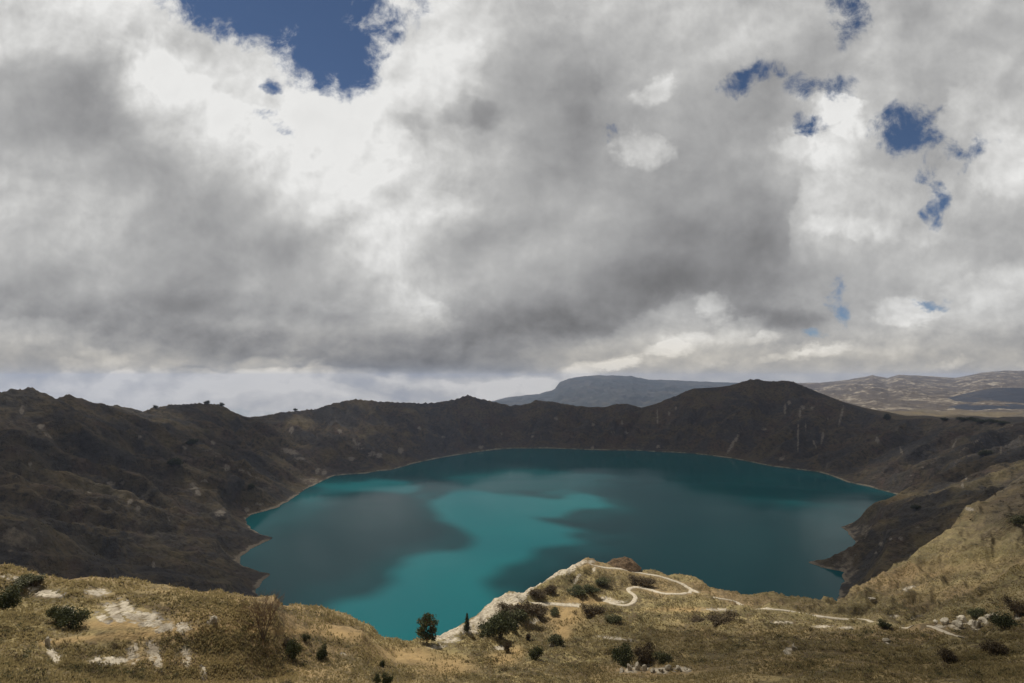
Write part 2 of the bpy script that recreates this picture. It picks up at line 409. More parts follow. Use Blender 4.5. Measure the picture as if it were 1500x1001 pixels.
dryness = np.where(rw, np.maximum(dryness, .55 * sstep(.05, .45, fbm(XX / 130, YY / 130, 5, 83))), dryness)
dryness = np.where((XX < -500) & (DS > 5) & (RR > 500) & (DR > 0), np.maximum(dryness, .32 * sstep(.05, .5, fbm(XX / 160, YY / 160, 5, 86))), dryness)
dryness = np.where(DR < -15, sstep(15, 200, -DR) * (.3 + .3 * fbm(XX / 400, YY / 400, 3, 8)), dryness)
bare = np.zeros_like(XX); sand = np.zeros_like(XX); shr = np.zeros_like(XX)
FG = (RR < 640) & vis
WPX = PX; WPY = PY
for a in [(745,882,38,13,-.3),(722,900,16,24,.3),(702,914,18,9,-.5),(735,875,20,8,-.2),(143,868,18,6),(165,893,14,9,.3),(185,893,10,16,-.4),(200,905,12,10),(216,908,20,12),(238,918,22,8),(100,895,12,6),(150,905,12,6,.5),(172,905,14,6,.5),
          (311,910,7,8),(73,952,7,14,-.4),(82,964,7,9,-.4),(197,958,9,16),(224,955,10,18),(232,970,6,14,-.3),(273,962,8,16),(298,985,5,9),(160,968,30,7),(265,920,22,8),
          (366,940,7,4),(505,958,7,3),(48,860,12,3),(20,848,26,4,.25),(70,870,22,6,.1),
          (740,880,26,10,-.3),(722,893,12,16),(705,912,18,8,-.6),(690,925,14,6),(660,938,22,5,-.1),(640,948,18,4),(800,885,24,3.5),(835,886,26,3.5),(765,868,14,4,-.5),
          (797,846,6,5),(835,838,14,3,-.5),(855,823,9,4),(845,848,4,14,.6),(866,823,8,4),(870,835,4,7,.6),(753,912,12,4,.5),(783,910,12,5,-.3),(733,949,12,5),
          (925,982,14,7),(945,976,8,10),(968,983,20,6),(1000,981,16,5),(1155,954,11,6),(1160,946,6,4),(1300,940,6,5),(1400,918,16,6,.2),(1412,912,16,3),(1430,917,10,8),(1445,911,8,5),(1460,905,8,3),
          (1375,918,14,4),(1278,880,7,3),(1330,862,18,3,-.3),(1240,920,16,3),(1205,918,20,3),(1145,912,26,3),(900,935,40,3,.1),(1340,905,16,3,-.3),(1490,905,8,4),(1310,903,10,3),(1050,893,30,3),(890,878,16,5,.2),(905,882,18,3)]:
    if a[0] < 330: a = (a[0], a[1], a[2] * 1.35, a[3] * 1.35) + tuple(a[4:])
    bare = np.maximum(bare, ell(*a) * FG)
bare = np.maximum(bare, line_mask([(770,866),(797,848),(830,835),(852,824)], 5) * FG)
bare = np.maximum(bare, line_mask([(640,934),(680,921),(705,905),(718,886),(745,874),(768,868)], 7.5) * FG)
for a in [(830,900,28,22),(825,925,14,14,.4),(600,960,60,14,.1),(655,975,40,16),(735,965,26,10),(755,955,14,10),(860,880,40,6),(440,925,60,5),(500,930,40,10,.2),
          (170,915,70,8),(230,930,80,5,-.1),(1340,835,70,8,-.35),(1420,830,80,8,-.15),(1000,893,50,4)]:
    sand = np.maximum(sand, ell(*a) * FG * (.22 if a[0] > 1100 else .9))
for a in [(745,905,55,16,-.2),(715,930,20,18),(870,852,60,14,.1),(850,865,40,8),(955,880,50,9),(905,900,60,20),(1080,905,90,12),(930,950,50,25),(1180,945,200,12),(1000,965,140,12),(1250,975,260,25),
          (1450,930,80,40),(1480,900,40,25),(1400,980,120,30),(810,960,70,40),(760,985,80,25),(700,970,30,30),(420,960,60,18),(480,970,70,12),(380,945,60,14),(280,945,120,12),(110,950,90,20),(30,940,60,30),
          (200,890,110,14),(60,875,60,12),(560,985,50,16),(1300,895,80,6),(1260,870,40,8,-.3),(1490,760,20,20),(1330,905,60,8),(1180,915,100,8),(660,985,60,16),(40,990,60,20),(200,985,160,14)]:
    shr = np.maximum(shr, ell(*a) * FG)
terr_l = [(60,942),(130,935),(200,930),(260,922),(330,920),(400,924),(480,926),(530,930)]
sand = np.maximum(sand, line_mask(terr_l, 4) * FG * .9)
shr = np.maximum(shr, line_mask([(x, y + 11) for x, y in terr_l], 7) * FG)
for ln, w_ in (([(1000,926),(1060,934),(1150,938),(1250,926),(1330,934),(1420,950)], 6), ([(960,905),(1050,903),(1130,912),(1230,912)], 5), ([(1000,955),(1100,965),(1200,958),(1300,970)], 5), ([(1290,870),(1360,850),(1430,842),(1500,815)], 4),
               ([(1310,895),(1400,880),(1500,850)], 5), ([(1385,810),(1440,795),(1500,770)], 4), ([(880,895),(905,915),(960,925)], 5), ([(0,905),(60,908),(120,915)], 5), ([(200,873),(300,880),(400,890),(480,905)], 4),
               ([(700,945),(720,965),(735,1000)], 6), ([(600,965),(640,985),(650,1001)], 6), ([(800,940),(840,960),(860,1000)], 6)):
    shr = np.maximum(shr, line_mask(ln, w_) * FG * .95)
shr = np.clip(shr + .18, 0, 1) * nearhill
# bare scars on the crater walls
WALL = (RR > 640) & vis & (DR > -20)
for a in [(163,708,14,5),(178,706,7,7),(130,722,6,4),(190,735,5,8,.6),(202,745,6,7,.5),(225,827,4,9),(248,760,4,6),(282,712,9,7),(300,705,10,4,-.3),(312,707,5,4),(290,722,5,8,-.6),
          (322,752,12,7),(332,685,8,7),(354,690,7,5),(365,692,4,5),(363,747,8,5),(425,662,18,6,.25),(440,672,12,4),(465,690,5,7,.6),(475,692,6,5),(498,632,5,5),(518,645,5,4),(523,650,7,4),(528,658,8,3),
          (545,665,9,6),(555,668,8,6),(587,660,6,7),(515,672,7,5),(427,630,5,8),(44,680,4,3),(23,700,4,3),(60,625,10,4),(32,600,5,9),(70,638,10,3,.6),
          (815,613,5,4),(869,622,4,4),(911,620,3,5),(898,633,6,3),(918,634,5,3),(963,612,2,20),(980,606,3,5),(868,656,4,4),(964,654,4,4),(705,655,6,4),(990,598,3,4),(1176,597,5,5),(1156,590,5,4),(1169,640,2.5,34,.02),(1172,606,3,12),
          (1074,650,4,26,.55),(1120,629,6,3),(1193,650,2.5,11,-.4),(1232,610,3,22,.25),(1285,645,5,8,-.5),(1145,672,8,4,-.5),(1352,685,8,3,-.5),(1334,697,4,2),(1415,700,3,6),(1410,712,4,6),(1466,660,3,8),(1205,640,3,18,.2),
          (1290,797,5,5),(1320,790,5,5),(1305,790,4,4),(1343,772,7,3),(1420,746,12,4,.2),(1335,815,5,4),(1283,810,4,4),(1150,600,3,14),(1190,598,5,3),(1213,615,2,6),(1180,625,2,12),(1320,660,3,10,-.3),(1398,650,3,12,.4),
          (1430,648,3,14,.9),(735,635,3,4),(780,640,4,3),(650,640,5,3),(614,628,4,5),(380,738,10,4),(240,690,5,3),(205,640,5,3),(270,655,6,3,.4),(312,648,6,5)]:
    bare = np.maximum(bare, ell(*a) * WALL * (.92 if len(a) > 3 and a[3] > 2.5 * a[2] else .96))
bare = np.maximum(bare, line_mask([(1470,622),(1445,636),(1425,650),(1400,666)], 4.5) * WALL * .4)  # lit right ridge, brightened in the colour
scree_sunlit = np.exp(-np.clip(DS - 3, 0, None) / (6 + 7 * np.clip(fbm(XX / 120, YY / 120, 3, 73) + .3, 0, 1))) * (RR > 500) * (.78 + .9 * fbm(XX / 70, YY / 70, 3, 71))
scree_sunlit = np.clip(scree_sunlit, 0, 1)
scree_sunlit = np.maximum(scree_sunlit, line_mask([(275,650),(310,662),(345,681),(372,700),(395,712)], 7) * WALL * .42)  # sunlit spur crest painted pale into the colour
scree_sunlit = np.maximum(scree_sunlit, line_mask([(1400,668),(1440,643),(1480,624)], 8) * WALL * .42)  # lit tone of the right ridge painted along its crest
scree_sunlit = np.maximum(scree_sunlit, (ell(380,820,30,22) + ell(1260,775,34,14) + ell(1240,830,24,40) + ell(30,790,60,24) + ell(455,705,26,8)) * WALL * .55)  # pale shore spots, plus sunlight painted on the left slope
M_TERR = terrain_material()
nT, nR = XX.shape
V = np.stack([XX, YY, ZZ], -1).reshape(-1, 3)
Fq = grid_faces(nT, nR, True)[:, ::-1]
terr = mesh_np('terrain', V, Fq, M_TERR, {'dry': dryness, 'bare': bare, 'sand': sand, 'shrub': shr, 'scree_sunlit': np.clip(scree_sunlit, 0, 1)})
tag(terr, 'dry grass hillside and dark crater walls ringing the lake', 'hills', kind='structure')

# ------------------------------------------------------------------ lake
def lake():
    m, t = new_mat('lake_water')
    co = t.n('ShaderNodeTexCoord').outputs['Object']
    n = t.noise(co, .0016, 4, .5)
    col = t.mix(t.rng(n, .35, .65), (.005, .088, .100), (.006, .102, .111))
    w1 = t.noise(t.n('ShaderNodeMapping', {'Vector': co, 'Scale': (1, .45, 1)}).outputs[0], .35, 4, .6)
    w2 = t.noise(co, .02, 3, .5)
    bp = t.n('ShaderNodeBump', {'Strength': .18, 'Distance': .2, 'Height': t.m('ADD', w1, t.m('MULTIPLY', w2, .7))})
    rgh = t.rng(t.noise(t.n('ShaderNodeMapping', {'Vector': co, 'Scale': (1, 2.2, 1)}).outputs[0], .0022, 4, .55), .35, .65, .06, .14)
    finish(t, col, rgh, bp.outputs[0], .04, IOR=1.33)
    n_ = 90
    a = np.linspace(0, 2*np.pi, n_, endpoint=False)
    rr_ = np.linspace(0, 1, 12)[1:]
    A, Q = np.meshgrid(a, rr_, indexing='ij')
    V = np.stack([50 + 1480 * Q * np.sin(A), 1880 + 1480 * Q * np.cos(A), 0 * A], -1).reshape(-1, 3)
    Fq = grid_faces(n_, 11, True)
    Fq = Fq[:, ::-1]
    me = mesh_np('lake', V, Fq, m, smooth=False)
    import bmesh
    bm = bmesh.new(); bm.from_mesh(me.data); bm.verts.ensure_lookup_table()
    bm.faces.new([bm.verts[i * 11] for i in range(n_)]); bmesh.ops.recalc_face_normals(bm, faces=bm.faces); 
    if bm.faces[0].normal.z < 0: bmesh.ops.reverse_faces(bm, faces=bm.faces)
    bm.to_mesh(me.data); bm.free()
    tag(me, 'turquoise crater lake', 'lake', kind='structure')
lake()

# ------------------------------------------------------------------ distant land
def far_material(name, a, b, c, scale):
    m, t = new_mat(name)
    co = t.n('ShaderNodeTexCoord').outputs['Object']
    n1 = t.noise(co, .0016 * scale, 6, .65, .6); n2 = t.noise(co, .008 * scale, 5, .65)
    col = t.mix(t.rng(n1, .42, .6), a, b)
    col = t.mix(t.rng(t.m('ADD', n1, t.m('MULTIPLY', n2, .6)), .83, .95), col, c)
    bp = t.n('ShaderNodeBump', {'Strength': 1.0, 'Distance': 25.0, 'Height': n2})
    finish(t, col, .95, bp.outputs[0], .1)
    return m
def range_patch(name, sky, D, near_pts, depth_near, mat, rough_amp, label, seed, back=1500):
    sky = np.array(sky, float)
    s = world(sky[:, 0], sky[:, 1], D)
    th_s = s[:, 0] / D; n, k = 420, 110
    u = np.linspace(th_s[0], th_s[-1], n)
    top = np.interp(u, th_s, s[:, 2])
    near_pts = np.array(near_pts, float); q = world(near_pts[:, 0], near_pts[:, 1], depth_near)
    bot = np.interp(u, q[:, 0] / depth_near, q[:, 2])
    tt = np.concatenate([np.linspace(0, 1, k), np.linspace(1, 1.6, 30)[1:]])
    U, Tq = np.meshgrid(u, tt, indexing='ij')
    Yd = depth_near + (D - depth_near) * np.minimum(Tq, 1) + np.maximum(Tq - 1, 0) / .6 * back
    X = U * Yd
    f = np.clip(Tq, 0, 1) ** 1.1
    z = bot[:, None] + (top - bot)[:, None] * f
    nn = fbm(X / 900, Yd / 900, 6, seed) + (ridged(X / 600, Yd / 600, 5, seed + 3) - .6) * .6
    z = z + nn * rough_amp * np.clip(4 * f * (1 - f), 0, 1) + fbm(X / 160, Yd / 160, 4, seed + 9) * rough_amp * .10
    z = z - np.maximum(Tq - 1, 0) / .6 * 350
    edge = sstep(0, .04, (U - u[0]) / (u[-1] - u[0])) * sstep(0, .04, (u[-1] - U) / (u[-1] - u[0]))
    z = z * edge + (1 - edge) * -1500
    z[:, 0] = np.minimum(z[:, 0], -80)
    V = np.stack([X, Yd, z], -1).reshape(-1, 3)
    o = mesh_np(name, V, grid_faces(n, len(tt))[:, ::-1], mat)
    tag(o, label, 'mountain', kind='structure')
mA = far_material('far_blue_heath', (.035, .04, .035), (.05, .05, .045), (.07, .068, .055), 1)  # darkened albedo stands in for cloud shade
mB = far_material('far_fields', (.085, .070, .055), (.13, .105, .078), (.30, .26, .20), 2.6)
mC = far_material('far_heath_shade_painted', (.032, .036, .045), (.040, .042, .050), (.055, .052, .05), 1)  # cloud shade and the blue of distance put into the base colour
range_patch('mountain', [(688,606),(705,592),(745,582),(790,577),(812,571),(820,560),(835,554),(860,551),(880,550),(925,551),(932,553),(950,556),(1000,558),(1050,560),(1100,561),(1180,562),(1260,566)],
            14000, [(640,612),(900,612),(1260,612)], 8500, mA, 120, 'flat topped blue mountain beyond the far rim', 5)
range_patch('hills', [(1100,566),(1150,561),(1200,561),(1240,557),(1262,553),(1278,550),(1290,552),(1300,554),(1316,549),(1340,550),(1370,552),(1400,554),(1420,550),(1440,546),(1470,543),(1500,543),(1650,546),(1900,552)],
            10500, [(1100,612),(1300,618),(1900,618)], 4300, mB, 90, 'pale patchwork hills beyond the right rim', 15)
range_patch('mountain', [(1290,622),(1335,606),(1360,594),(1385,584),(1420,575),(1450,569),(1480,568),(1520,570),(1650,578),(1900,590)],
            6200, [(1290,628),(1500,608),(1900,612)], 4800, mC, 40, 'dark blue hill beyond the right rim', 25)

# ------------------------------------------------------------------ paths
m_path, t_ = new_mat('pale_pumice_path')
co = t_.n('ShaderNodeTexCoord').outputs['Object']
finish(t_, t_.mix(t_.rng(t_.noise(co, .8, 5, .65), .3, .7), (.52, .46, .36), (.33, .28, .20)), .95,
       t_.n('ShaderNodeBump', {'Strength': .5, 'Distance': .15, 'Height': t_.noise(co, 3, 3)}).outputs[0], .1)
def path(c, w, label):
    d = np.gradient(c, axis=0); d /= np.linalg.norm(d, axis=1)[:, None] + 1e-9
    nrm = np.stack([-d[:, 1], d[:, 0]], 1)
    s = np.arange(len(c)) * 1.2
    wl = w * (.5 + .26 * fbm(s / 9, s * 0 + 3, 3)); wr = w * (.5 + .26 * fbm(s / 9, s * 0 + 13, 3))
    K = 9; cols = []
    for k in range(K):
        q = k / (K - 1); off = -wl + (wl + wr) * q
        p2 = c + nrm * off[:, None]
        z = ground(p2[:, 0], p2[:, 1]) + (.3 if 0 < k < K - 1 else -.3)
        cols.append(np.column_stack([p2, z]))
    V = np.stack(cols, 1).reshape(-1, 3)
    o = mesh_np('path', V, grid_faces(len(c), K), m_path)
    tag(o, label, 'path', kind='structure')
for args in PATH_C: path(*args)

# ------------------------------------------------------------------ plants
def leaf_mat(name, a, b, c=None, thru=.2):
    m, t = new_mat(name)
    tint = t.attr('tint'); co = t.n('ShaderNodeTexCoord').outputs['Object']
    col = t.mix(tint, a, b)
    if c: col = t.mix(t.rng(t.noise(co, 1.1, 3), .48, .62), col, c)
    bs = t.n('ShaderNodeBsdfPrincipled', {'Base Color': col, 'Roughness': .7, 'Specular IOR Level': .2})
    tr = t.n('ShaderNodeBsdfTranslucent', {'Color': col})
    mx = t.n('ShaderNodeMixShader', {0: thru, 1: bs.outputs[0], 2: tr.outputs[0]})
    t.n('ShaderNodeOutputMaterial', {'Surface': mx.outputs[0]})
    return m
L_DARK = leaf_mat('dark_leaves', (.030, .038, .014), (.085, .088, .034))
L_BROWN = leaf_mat('brown_leaves', (.05, .038, .02), (.12, .085, .045))
L_OLIVE = leaf_mat('olive_leaves', (.045, .05, .02), (.11, .105, .045))
L_TREE = leaf_mat('tree_leaves', (.03, .055, .025), (.08, .11, .045), (.15, .085, .03))
L_GRASS = leaf_mat('dry_grass_blades', (.18, .152, .07), (.42, .335, .165), None, .45)
m_bark, t_ = new_mat('bark')
co = t_.n('ShaderNodeTexCoord').outputs['Object']
finish(t_, t_.mix(t_.noise(co, 6, 4), (.06, .045, .03), (.16, .125, .09)), .9)
m_twig, t_ = new_mat('reddish_twigs')
co = t_.n('ShaderNodeTexCoord').outputs['Object']
finish(t_, t_.mix(t_.noise(co, 4, 4), (.10, .06, .04), (.21, .14, .09)), .9)

def leaves(lobes, n, size, up=.3):
    """lobes: (cx,cy,cz,rx,ry,rz) -> verts, tris, tint"""
    lobes = np.array(lobes, float); vol = np.prod(lobes[:, 3:], axis=1) ** .66
    pick = rng.choice(len(lobes), n, p=vol / vol.sum())
    d = rng.normal(size=(n, 3)); d /= np.linalg.norm(d, axis=1)[:, None]
    r = (rng.random(n) ** .45)[:, None] * (1 + .18 * rng.normal(size=(n, 1)))
    c = lobes[pick, :3] + d * r * lobes[pick, 3:]
    a = rng.normal(size=(n, 3)); a /= np.linalg.norm(a, axis=1)[:, None]
    b = np.cross(a, rng.normal(size=(n, 3))); b /= np.linalg.norm(b, axis=1)[:, None]
    s = size * (.6 + .8 * rng.random((n, 1)))
    V = np.stack([c - a * s, c + b * s * .55, c + a * s, c - b * s * .55], 1)
    V[..., 2] = np.maximum(V[..., 2], .0)
    tint = np.clip(rng.random(n) * .6 + .4 * rng.random(len(lobes))[pick], 0, 1)
    return V.reshape(-1, 3), np.arange(4 * n).reshape(-1, 4), np.repeat(tint, 4)
def tube(pts, radii, k=6):
    V, Fc = [], []
    pts = [np.array(p, float) for p in pts]
    for i, p in enumerate(pts):
        d = pts[min(i+1, len(pts)-1)] - pts[max(i-1, 0)]; d /= np.linalg.norm(d) + 1e-9
        a = np.cross(d, [0.3, 1, .1]); a /= np.linalg.norm(a); b = np.cross(d, a)
        for j in range(k):
            w = 2 * math.pi * j / k; V.append(p + (a * math.cos(w) + b * math.sin(w)) * radii[i])
    for i in range(len(pts) - 1):
        for j in range(k): Fc.append((i*k + j, i*k + (j+1) % k, (i+1)*k + (j+1) % k, (i+1)*k + j))
    return np.array(V), np.array(Fc)
def join(parts):
    Vs, Fs, o = [], [], 0
    for v, f in parts: Vs.append(v); Fs.append(f + o); o += len(v)
    return np.vstack(Vs), np.vstack(Fs)
def empty(name, loc, rz=0):
    o = bpy.data.objects.new(name, None); COL.objects.link(o); o.location = loc; o.rotation_euler.z = rz; o.empty_display_size = .3
    return o
def bush_meshes(kind):
    mats = {'dark': L_DARK, 'brown': L_BROWN, 'olive': L_OLIVE}
    lob = [(0, 0, .5, .42, .42, .42)]
    for i in range(7):
        a = rng.random() * 6.28; q = .25 + .22 * rng.random()
        lob.append((q * math.cos(a), q * math.sin(a), .25 + .5 * rng.random(), .2 + .12 * rng.random(), .2 + .1 * rng.random(), .18 + .12 * rng.random()))
    v, f, t = leaves(lob, 2400, .042)
    me = mesh_np('foliage', v, f, mats[kind], {'tint': t}, smooth=False, link=False).data
    st = []
    for i in range(5):
        a = i * 1.26 + rng.random(); st.append(tube([(0, 0, -.12), (.1*math.cos(a), .1*math.sin(a), .2), (.28*math.cos(a), .28*math.sin(a), .6)], [.035, .025, .01], 5))
    v, f = join(st); ms = mesh_np('stem', v, f, m_bark, link=False).data
    return me, ms
BUSH = {k: [bush_meshes(k) for _ in range(3)] for k in ('dark', 'brown', 'olive')}
def bush(x, y, w, h, kind, label, cat='shrub', group=None, name='shrub', sink=.12):
    p = cast(x, y)
    while math.hypot(p[0], p[1]) > 4300: y += 1; p = cast(x, y)
    d = math.hypot(p[0], p[1]); s = d / F * 1.02
    e = empty(name, (p[0], p[1], p[2] - sink), random.random() * 6.28)
    me, ms = random.choice(BUSH[kind])
    for nm, dt in (('foliage', me), ('stem', ms)):
        c = bpy.data.objects.new(nm, dt); COL.objects.link(c); c.parent = e
    k = .85 if 770 < x < 1100 else 1.0
    e.scale = (w * s * k, w * s * k, h * s * k)
    tag(e, label, cat, group)
    return e
def leafy_tree(x, y, w, h, label):
    p = cast(x, y); s = math.hypot(p[0], p[1]) / F; W, Hh = w * s, h * s
    e = empty('tree', (p[0], p[1], p[2] - .2)); tag(e, label, 'tree')
    parts = [tube([(0, 0, -.2), (.02*Hh, 0, .3*Hh), (-.01*Hh, .01*Hh, .6*Hh), (.01*Hh, 0, .9*Hh)], [.032*Hh, .024*Hh, .015*Hh, .006*Hh], 8)]
    lob = []
    for i in range(13):
        a = i * 2.4; z = (.22 + .06 * i) * Hh; q = W * (.30 if i < 8 else .30 - .035 * (i - 7)) * (.75 + .5 * rng.random())
        if i == 12: q = 0
        tip = (q * math.cos(a), q * math.sin(a), z)
        parts.append(tube([(0, 0, z - .1*Hh), (tip[0]*.6, tip[1]*.6, z - .03*Hh), tip], [.012*Hh, .009*Hh, .004*Hh], 5))
        lob.append((*tip, W * .19 * (.8 + .5*rng.random()), W * .19, Hh * .115 * (.8 + .5 * rng.random())))
    v, f = join(parts); mesh_np('trunk', v, f, m_bark, parent=e)
    v, f, t = leaves(lob, 4200, .03 * Hh); mesh_np('crown', v, f, L_TREE, {'tint': t}, smooth=False, parent=e)
def conifer(x, y, w, h, label):
    p = cast(x, y); s = math.hypot(p[0], p[1]) / F; W, Hh = w * s, h * s
    e = empty('conifer_tree', (p[0], p[1], p[2] - .2)); tag(e, label, 'tree')
    v, f = tube([(0, 0, -.2), (0, 0, .5*Hh), (.01, 0, .97*Hh)], [.03*Hh, .018*Hh, .004*Hh], 7); mesh_np('trunk', v, f, m_bark, parent=e)
    lob = []
    for i in range(16):
        z = .12 + .84 * i / 15; q = W * .5 * (1 - z) * 1.0 + .02 * W
        for j in range(4):
            a = i * .9 + j * 1.57; lob.append((q*.55*math.cos(a), q*.55*math.sin(a), z*Hh, q*.5 + .05*W, q*.5 + .05*W, .035*Hh))
    v, f, t = leaves(lob, 2600, .022 * Hh); mesh_np('crown', v, f, L_DARK, {'tint': t}, smooth=False, parent=e)
def bare_shrub(x, y, w, h, label):
    p = cast(x, y); s = math.hypot(p[0], p[1]) / F; W, Hh = w * s, h * s
    e = empty('bare_shrub', (p[0], p[1], p[2] - .1)); tag(e, label, 'shrub')
    stems, tw = [], []
    def grow(p0, d, L, r, lev):
        p1 = p0 + d * L * .5 + rng.normal(size=3) * L * .05; p2 = p0 + d * L
        (stems if lev == 0 else tw).append(tube([p0, p1, p2], [r, r * .8, r * .55], 5 if lev == 0 else 4))
        if lev < 4:
            for _ in range(3 if lev else 4):
                dd = d + rng.normal(size=3) * .42; dd[2] = abs(dd[2]) * .8 + .25; dd /= np.linalg.norm(dd)
                grow(p0 + d * L * (.55 + .45 * rng.random()), dd, L * .66, r * .55, lev + 1)
    for i in range(6):
        a = i * 1.05; d = np.array([math.cos(a) * .36 * W / Hh, math.sin(a) * .36 * W / Hh, 1.0]); d /= np.linalg.norm(d)
        grow(np.array([math.cos(a)*.1, math.sin(a)*.1, -.1]), d, Hh * .42, Hh * .011, 0)
    v, f = join(stems); mesh_np('stem', v, f, m_bark, parent=e)
    v, f = join(tw); mesh_np('twigs', v, f, m_twig, parent=e)

leafy_tree(625, 942, 34, 38, 'tallest broad tree with rusty crown top beside the lake notch')
conifer(684, 925, 13, 26, 'slim dark conifer at the edge of the pale beach')
bare_shrub(386, 935, 62, 66, 'leafless reddish shrub rising over the left hill crest')
bush(103, 921, 26, 25, 'dark', 'round dark bush above the left white bank')
bush(84, 912, 16, 20, 'dark', 'small dark bush touching the round dark bush on its left')
bush(6, 893, 24, 24, 'dark', 'dark bush cut by the left photo edge')
bush(36, 858, 26, 11, 'olive', 'low olive bush on the left hill crest')
bush(52, 859, 12, 9, 'brown', 'small brown bush on the left hill crest beside the olive one')
bush(429, 964, 17, 25, 'dark', 'tall dark bush left of its dark neighbour on the middle slope')
bush(421, 944, 13, 10, 'brown', 'small brown bush just above the tall dark bush')
bush(471, 965, 15, 19, 'dark', 'round dark bush right of the tall dark one on the middle slope')
bush(448, 938, 10, 10, 'olive', 'small olive bush between and above the two dark bushes')
bush(552, 1003, 9, 15, 'dark', 'narrow dark bush at the bottom edge, left of a pair')
bush(567, 1005, 14, 20, 'dark', 'larger dark bush at the bottom edge, right of a pair')
bush(560, 977, 7, 11, 'dark', 'small dark bush alone above the bottom edge pair')
bush(421, 1010, 16, 14, 'brown', 'brown bush at the bottom edge under the middle slope')
THK = 'bushes of the dark thicket behind the beach'
for i, (x, y, w, h, k, l) in enumerate([
    (716,934,26,26,'dark','lowest dark green bush of the thicket behind the beach'),
    (733,935,34,36,'dark','biggest dark green bush of the thicket behind the beach'),
    (752,922,34,30,'olive','olive bush in the middle of the thicket behind the beach'),
    (768,905,34,24,'brown','brown bush above the middle of the thicket'),
    (790,904,34,22,'brown','brown bush at the right end of the thicket'),
    (745,903,28,16,'brown','brown bush at the top of the thicket next to the pale sand'),
    (812,902,18,12,'olive','small olive bush trailing right of the thicket')]):
    bush(x, y, w, h, k, l, 'bush', THK, 'bush')
for x, y, w, h, k, l in [
    (790,875,28,14,'brown','brown bush at the foot of the knoll above the beach'),
    (805,867,20,12,'brown','small brown bush on the left flank of the knoll'),
    (845,870,26,12,'dark','dark bush low on the knoll, left of another dark one'),
    (866,868,24,12,'dark','dark bush low on the knoll, right of another dark one'),
    (885,858,26,12,'olive','olive bush halfway up the knoll'),
    (940,857,34,14,'brown','wide brown bush under the crest footpath'),
    (775,938,9,14,'brown','small upright brown bush below the thicket'),
    (742,955,10,16,'brown','upright reddish bush on the yellow slope'),
    (785,968,20,26,'dark','dark bush on the slope below the sandy hollow'),
    (815,945,26,20,'olive','olive bush beside the sandy hollow'),
    (868,903,30,20,'brown','brown bush right of the sandy hollow'),
    (898,912,26,14,'olive','olive bush on the slope right of the sandy hollow'),
    (1022,912,30,10,'brown','low brown bush below the looping footpath'),
    (1060,915,40,16,'brown','wide brown bush on the slope below the crest footpath'),
    (915,975,34,36,'dark','large dark bush left of the white eroded stones'),
    (945,972,30,30,'brown','large brown bush behind the white eroded stones'),
    (972,972,26,20,'olive','olive bush right behind the white eroded stones'),
    (1430,903,18,9,'dark','dark bush beside the pale rocks on the right'),
    (1470,922,24,20,'dark','large dark bush near the right photo edge'),
    (1494,903,22,17,'brown','large brown bush cut by the right photo edge'),
    (1455,958,22,15,'brown','brown bush under the large dark one on the right'),
    (1385,970,18,18,'brown','tall brown bush on the lower right slope'),
    (1490,770,16,12,'olive','olive bush high on the right grassy slope'),
    (1296,920,12,10,'dark','small dark bush beside the right end of the long footpath')]:
    bush(x, y, w, h, k, l)
# a few trees on the rim and walls (only a few pixels each)
RIMT = 'small trees on the crater rim'
for x, y, w, h, l in [(303,590,6,5,'tiny tree on the top of the left rounded rim hill'),(228,597,5,4,'tiny tree on the left shoulder of the rounded rim hill'),(325,594,5,5,'tiny tree on the right shoulder of the rounded rim hill'),
    (432,602,5,4,'tiny tree on the rim saddle right of the rounded hill'),(1300,615,9,8,'dark round tree in the notch right of the highest peak'),(1384,616,7,4,'tiny tree alone on the right rim plateau'),
    (1410,616,11,4,'leftmost dark tree of the hedge line on the right rim'),(1425,617,9,5,'second tree from the left in the hedge line on the right rim'),(1438,619,12,4,'middle tree of the hedge line on the right rim'),
    (1453,620,9,5,'second tree from the right in the hedge line on the right rim'),(1468,621,12,4,'rightmost dark tree of the hedge line on the right rim')]:
    bush(x, y, w, h, 'dark', l, 'tree', RIMT, 'tree', .5)
for x, y, w, h, l in [(281,652,12,9,'dark bush on the left spur below the rim'),(258,682,14,11,'dark bush low behind the left spur'),(1443,668,10,8,'dark bush on the right crater wall'),(1342,746,9,6,'dark bush near the right shore'),(368,716,8,8,'dark bush just above the left shore')]:
    bush(x, y, w, h, 'dark', l, 'bush', None, 'bush', .5)

# ------------------------------------------------------------------ rocks
m_rock, t_ = new_mat('pale_rock')
co = t_.n('ShaderNodeTexCoord').outputs['Object']
finish(t_, t_.mix(t_.rng(t_.noise(co, 2.2, 5, .65), .35, .7), (.46, .41, .32), (.20, .17, .125)), .9,
       t_.n('ShaderNodeBump', {'Strength': .8, 'Distance': .15, 'Height': t_.noise(co, 4, 4)}).outputs[0], .1)
def rock_mesh(seed):
    import bmesh
    bm = bmesh.new(); bmesh.ops.create_icosphere(bm, subdivisions=4, radius=.5)
    v = np.array([x.co for x in bm.verts]); g = np.random.default_rng(int(seed * 10))
    for _ in range(16):
        nn = g.normal(size=3); nn /= np.linalg.norm(nn); dd = .24 + .2 * g.random()
        q = np.clip(v @ nn - dd, 0, None)[:, None]; v = v - nn * q * .92
    v = v * (1 + .16 * fbm(v[:, 0] * 5 + v[:, 2] * 3 + seed, v[:, 1] * 5 - v[:, 2] * 2, 4, seed))[:, None] * 1.25
    for x, c in zip(bm.verts, v): x.co = c
    me = bpy.data.meshes.new('rock'); bm.to_mesh(me); bm.free(); me.materials.append(m_rock)
    return me
ROCKS = [rock_mesh(s) for s in (1.3, 4.1, 8.8, 12.2)]
